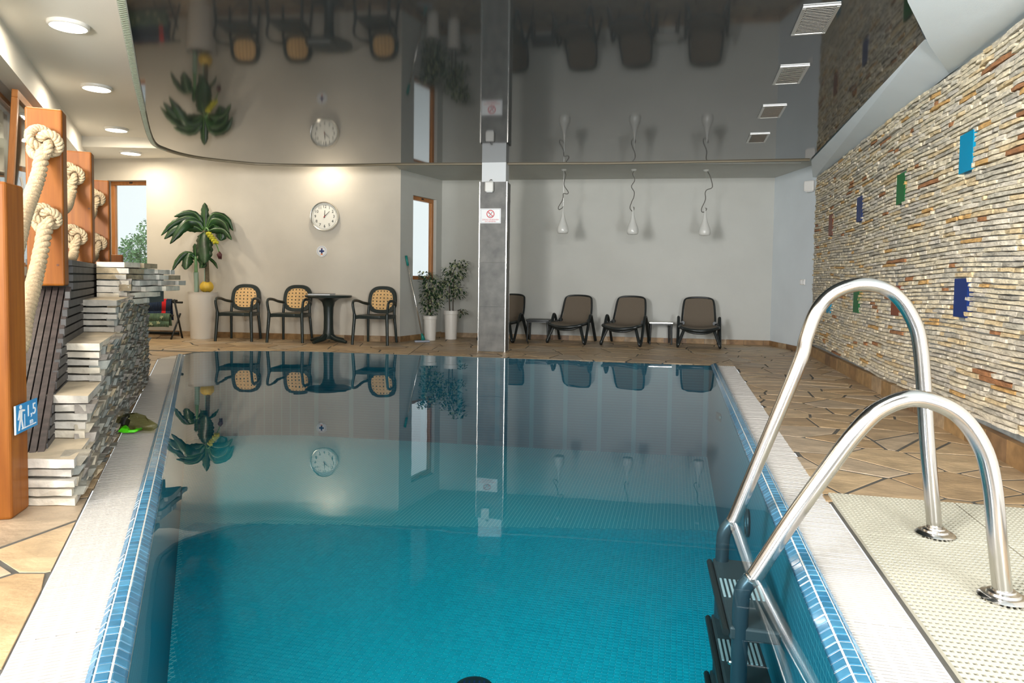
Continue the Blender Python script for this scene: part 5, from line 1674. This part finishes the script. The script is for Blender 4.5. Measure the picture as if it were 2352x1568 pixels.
for i in range(mm + 1):
    th = pi * i / mm
    for k in range(nn):
        q = 2 * pi * k / nn
        r_ = 0.102 * (1 + 0.04 * cos(8 * q)) * sin(th)
        vs.append((r_ * cos(q), r_ * sin(q), -0.095 * cos(th)))
for i in range(mm):
    for k in range(nn):
        j = (k + 1) % nn
        fs.append((i * nn + k, i * nn + j, (i + 1) * nn + j, (i + 1) * nn + k))
mb.add(vs, fs); mb.build('skin', M['yellow'], yb, True)
mb = MB(); mb.tube([(0, 0, 0.088), (0.005, 0, 0.112)], 0.008, 8); mb.build('stem', M['trunk'], yb)

# ================================================================== FICUS POTS, MOP
def ficus(x, y, ph, rt_, rb, cw, cz, cr, label, seed, stems):
    rn = random.Random(seed)
    e = empty('potted_ficus', (x, y, 0), 0, label, 'plant', 'ficus trees in white pots')
    mb = MB(); mb.lathe([(rb, 0), (rt_ - 0.01, ph * 0.86), (rt_, ph * 0.87), (rt_, ph), (rt_ - 0.012, ph), (rt_ - 0.014, ph - 0.05)], 32); smooth_angle(mb.build('pot', M['white_pot'], e), 40)
    mb = MB(); mb.lathe([(0, ph - 0.03), (rt_ - 0.013, ph - 0.035)], 20, cap=False); fixn(mb.build('soil', M['soil'], e))
    fo = MB()
    for st in stems:
        pts = spline([Vector((a, b, ph - 0.04 + c)) for a, b, c in st], 5)
        mb = MB(); mb.tube(pts, [0.011 * (1 - 0.6 * i / len(pts)) for i in range(len(pts))], 6); mb.build('trunk', M['bark'], e, True)
    for (cx, cy, cz_, rx, rz2, cnt) in cr:
        for i in range(cnt):
            while True:
                a, b, c = rn.uniform(-1, 1), rn.uniform(-1, 1), rn.uniform(-1, 1)
                if a * a + b * b + c * c < 1: break
            p = Vector((cx + a * rx, cy + b * rx * 0.8, cz_ + c * rz2))
            L, Wd = rn.uniform(0.045, 0.07), rn.uniform(0.011, 0.016)
            az = atan2(b, a) + rn.uniform(-0.9, 0.9); el = rn.uniform(-1.1, 0.35)
            d = Vector((cos(az) * cos(el), sin(az) * cos(el), sin(el)))
            s_ = d.cross(Vector((0, 0, 1))).normalized(); n_ = s_.cross(d)
            fo.add([p, p + d * L * 0.35 + s_ * Wd + n_ * 0.003, p + d * L * 0.75 + s_ * Wd * 0.8, p + d * L, p + d * L * 0.75 - s_ * Wd * 0.8, p + d * L * 0.35 - s_ * Wd + n_ * 0.003, p + d * L * 0.4 - n_ * 0.004],
                   [(0, 1, 6), (1, 2, 3, 6), (6, 3, 4, 5), (0, 6, 5)], 0 if rn.random() < 0.66 else 1)
    tag(fo.build('foliage', [M['ficus_a'], M['ficus_b']], e), kind='stuff')
    return e
ficus(-1.285, 10.71, 0.385, 0.108, 0.088, 0, 0, [(0, 0, 0.60, 0.17, 0.24, 250), (0.03, 0, 0.86, 0.19, 0.20, 230), (-0.08, 0, 1.02, 0.13, 0.09, 80), (0.14, 0.02, 0.72, 0.12, 0.22, 110)], 'bushy ficus in the shorter white pot beside the mop', 3,
      [[(0, 0, 0), (0.01, 0, 0.25), (0.03, 0, 0.5), (0.02, 0, 0.68)], [(0.02, 0, 0), (-0.03, 0, 0.3), (-0.08, 0, 0.6)]])
ficus(-0.98, 10.98, 0.46, 0.118, 0.093, 0, 0, [(-0.02, 0, 0.86, 0.17, 0.24, 230), (0.05, 0, 1.10, 0.20, 0.15, 170), (0.13, 0, 1.22, 0.13, 0.08, 70), (0.12, 0, 0.78, 0.12, 0.12, 70), (0.17, 0, 0.44, 0.08, 0.07, 34)], 'ficus in the taller white pot next to the tiled column', 4,
      [[(-0.02, 0, 0), (-0.03, 0, 0.25), (-0.02, 0, 0.5), (0.06, 0, 0.74)], [(0.03, 0, 0), (0.03, 0, 0.3), (0.04, 0, 0.6)], [(0.05, 0, 0), (0.14, -0.02, 0.05), (0.19, -0.02, -0.02)]])
mo_ = empty('mop', (-1.36, 10.37, 0), 0, 'flat mop with teal grip leaning against the corner beside the ficus', 'mop')
mb = MB(); mb.tube([(0, 0, 0.09), (-0.235, 0.03, 1.20)], 0.0115, 10); mb.build('pole', M['alu'], mo_, True)
mb = MB(); mb.tube([(-0.232, 0.03, 1.16), (-0.262, 0.033, 1.31)], [0.018, 0.020], 10); mb.build('grip', M['teal_plastic'], mo_, True)
mb = MB(); mb.tube([(0.015, 0, 0.03), (0.002, 0, 0.09), (-0.012, 0, 0.13)], [0.034, 0.024, 0.014], 10); mb.build('joint', M['teal_plastic'], mo_, True)
mb = MB(); mb.box((0.0, -0.03, 0.016), (0.23, 0.085, 0.028), Matrix.Rotation(radians(16), 3, 'Z')); bevel(mb.build('head', M['sign_grey'], mo_), 0.008)

# ================================================================== TOWEL RACK
tr = empty('towel_rack', (-5.50, 10.42, 0), radians(-9), 'dark folding rack behind the stone wall with towels over it', 'rack')
for sy, zt in ((-0.15, 0.38), (0.12, 0.60)):
    for sx in (-0.42, 0.42):
        mb = MB(); mb.tube([(sx, sy, 0), (sx * 0.96, -sy * 0.35 if sy > 0 else 0.10, zt)], 0.014, 8); mb.build('leg', M['black_plastic'], tr, True)
mb = MB(); mb.tube([(-0.44, 0.06, 0.075), (0.40, 0.06, 0.075)], 0.024, 8); mb.build('lower_bar', M['black_plastic'], tr)
for (y, z) in ((-0.03, 0.58), (-0.12, 0.36), (0.10, 0.55)):
    mb = MB(); mb.tube([(-0.46, y, z), (0.44, y, z)], 0.016, 8); mb.build('rail', M['black_plastic'], tr)
def towel(name, w0, w1, prof, mts, label, stripes, par=None):
    """hangs over a bar: prof = (y,z) path; stripes = [(x fraction start, material index)]"""
    e = empty(name, (-5.50, 10.42, 0), radians(-9), label, 'towel', 'towels hung on the dark rack')
    n = 18
    for si, (f0, f1, mi) in enumerate(stripes):
        mb = MB()
        for i in range(len(prof) - 1):
            for k in range(n):
                u0, u1 = f0 + (f1 - f0) * k / n, f0 + (f1 - f0) * (k + 1) / n
                q = []
                for (u, (y, z)) in ((u0, prof[i]), (u1, prof[i]), (u1, prof[i + 1]), (u0, prof[i + 1])):
                    q.append((w0 + (w1 - w0) * u, y + 0.008 * sin(u * 21 + z * 9), z + 0.004 * sin(u * 9)))
                mb.add(q, [(0, 1, 2, 3)])
        o = mb.build('cloth' if si == 0 else 'stripe', mts[mi], e, True)
        so = o.modifiers.new('thick', 'SOLIDIFY'); so.thickness = 0.006; so.offset = 0
    return e
towel('towel', -0.40, 0.36, [(0.01, 0.28), (-0.02, 0.45), (-0.035, 0.60), (-0.055, 0.585), (-0.07, 0.42), (-0.085, 0.33)], [M['towel_navy'], M['towel_red']], 'dark navy towel with a bright red stripe on the rack rail', [(0, 0.80, 0), (0.80, 0.90, 1), (0.90, 1.0, 0)])
tg_ = towel('towel', -0.40, 0.40, [(-0.09, 0.20), (-0.105, 0.32), (-0.115, 0.385), (-0.14, 0.375), (-0.155, 0.27), (-0.165, 0.185)], [M['towel_green']], 'green leaf patterned towel hanging lowest on the rack', [(0, 1, 0)])
mb = MB()
for (cx, cz, s_, rot) in [(-0.06, 0.305, 0.05, 0.5), (-0.14, 0.33, 0.03, 1.2), (-0.22, 0.335, 0.03, -0.4), (0.22, 0.25, 0.045, 0.1), (0.10, 0.23, 0.045, -0.2), (0.28, 0.33, 0.04, 0.8)]:
    pts = [(cx + s_ * (r_ * cos(a + rot)), cz + s_ * (r_ * sin(a + rot))) for a, r_ in [(0, 1.0), (0.5, 0.45), (0.9, 0.9), (1.5, 0.4), (2.2, 0.8), (3.0, 0.35), (4.0, 0.7), (5.0, 0.35), (5.7, 0.8)]]
    n = len(pts)
    mb.add([(a, -0.172, b) for a, b in pts] + [(cx, -0.173, cz)], [(i, (i + 1) % n, n) for i in range(n)])
fixn(mb.build('leaf_print', M['towel_leaf'], tg_))
tw3 = towel('towel', -0.30, 0.10, [(0.085, 0.40), (0.10, 0.57), (0.115, 0.57), (0.13, 0.38)], [M['towel_maroon'], M['sign_white']], 'maroon fringed towel on the rear rail of the rack, seen mirrored in the ceiling', [(0, 0.95, 0), (0.95, 1, 1)])

# ================================================================== GOGGLES IN A BAG
gb = empty('mask_bag', (-2.305, 4.12, 0.002), radians(-8), 'clear crumpled bag holding a lime and black diving mask on the grating', 'bag')
mb = MB(); rn = random.Random(4)
nn, mm = 22, 10
vs, fs = [], []
for i in range(mm + 1):
    th = pi * i / mm
    for k in range(nn):
        q = 2 * pi * k / nn
        r_ = 0.082 * sin(th) * (1 + rn.uniform(-0.14, 0.12))
        x = r_ * cos(q) * 1.15; y = r_ * sin(q) * 0.9
        z = 0.055 - 0.055 * cos(th) * (1 + rn.uniform(-0.1, 0.1))
        if cos(q) > 0.75 and 0.25 < th / pi < 0.62: x += 0.075 * (cos(q) - 0.75) / 0.25; z = max(0.012, z * 0.72)
        vs.append((x, y, max(0.001, z)))
for i in range(mm):
    for k in range(nn):
        j = (k + 1) % nn
        fs.append((i * nn + k, i * nn + j, (i + 1) * nn + j, (i + 1) * nn + k))
mb.add(vs, fs); mb.build('film', M['bag'], gb)
mb = MB(); mb.tube([(-0.075, 0.01, 0.02), (-0.055, -0.055, 0.016), (0, -0.070, 0.014), (0.055, -0.055, 0.016), (0.062, 0.0, 0.02)], 0.009, 8); mb.build('strap', M['lime'], gb, True)
mb = MB()
mb.add([(-0.038, -0.074, 0.012), (0.036, -0.074, 0.012), (0.006, -0.062, 0.052), (-0.004, -0.062, 0.052), (-0.038, -0.05, 0.012), (0.036, -0.05, 0.012), (0.0, -0.045, 0.050)], [(0, 1, 2, 3), (4, 6, 5), (0, 3, 6, 4), (1, 5, 6, 2), (3, 2, 6), (0, 4, 5, 1)])
fixn(mb.build('nose_piece', M['lime'], gb))
mb = MB(); mb.box((-0.012, -0.045, 0.066), (0.036, 0.05, 0.05), Matrix.Rotation(radians(-35), 3, 'X')); bevel(mb.build('lens', M['sign_black'], gb), 0.008)
mb = MB(); mb.box((-0.045, 0.02, 0.09), (0.018, 0.03, 0.03)); bevel(mb.build('buckle', M['sign_black'], gb), 0.005)

# ================================================================== OUTSIDE THE FAR WINDOW
mb = MB(); mb.prism([(-34, 20), (-10, 20), (-10, 46), (-34, 46)], -0.9, -0.85)
tag(mb.build('meadow', M['meadow']), 'green ground outside the building', 'ground', None, 'structure')
tre = empty('garden_tree', (-14.3, 26.0, -0.85), 0, 'pale green leafy tree outside the far window', 'tree')
rn = random.Random(12)
mb = MB(); mb.tube([(0, 0, 0), (0.1, 0, 1.3), (0.0, 0.1, 2.6)], [0.22, 0.15, 0.07], 8); mb.build('trunk', M['bark'], tre, True)
fo = MB()
for (cx, cy, cz, r_, cnt) in [(0.3, 0, 1.5, 1.15, 900), (-0.25, 0, 2.1, 0.8, 600), (0.5, 0, 2.7, 0.85, 700), (0.65, 0.1, 3.5, 0.6, 420), (-0.1, 0, 2.9, 0.5, 260), (1.3, 0.2, 1.8, 1.0, 500)]:
    for i in range(cnt):
        while True:
            a, b, c = rn.uniform(-1, 1), rn.uniform(-1, 1), rn.uniform(-1, 1)
            if a * a + b * b + c * c < 1: break
        p = Vector((cx + a * r_, cy + b * r_, cz + c * r_))
        d = Vector((rn.uniform(-1, 1), rn.uniform(-1, 1), rn.uniform(-1, 0.5))).normalized() * 0.11
        s_ = d.cross(Vector((rn.uniform(-1, 1), rn.uniform(-1, 1), 1))).normalized() * 0.05
        fo.add([p, p + d * 0.5 + s_, p + d, p + d * 0.5 - s_], [(0, 1, 2, 3)])
tag(fo.build('foliage', M['tree_leaf'], tre), kind='stuff')
hs = empty('garden_house', (-21.6, 36.0, -0.85), radians(25), 'neighbouring house with a grey roof outside the far window', 'house')
mb = MB(); mb.box((0, 0, 0.75), (6, 4, 1.5)); mb.build('walls', M['house_wall'], hs)
mb = MB(); mb.add([(-3.3, -2.3, 1.5), (3.3, -2.3, 1.5), (3.3, 2.3, 1.5), (-3.3, 2.3, 1.5), (-3.3, 0, 3.3), (1.2, 0, 3.3)], [(0, 1, 5, 4), (2, 3, 4, 5), (1, 2, 5), (3, 0, 4), (3, 2, 1, 0)]); fixn(mb.build('roof', M['roof'], hs))
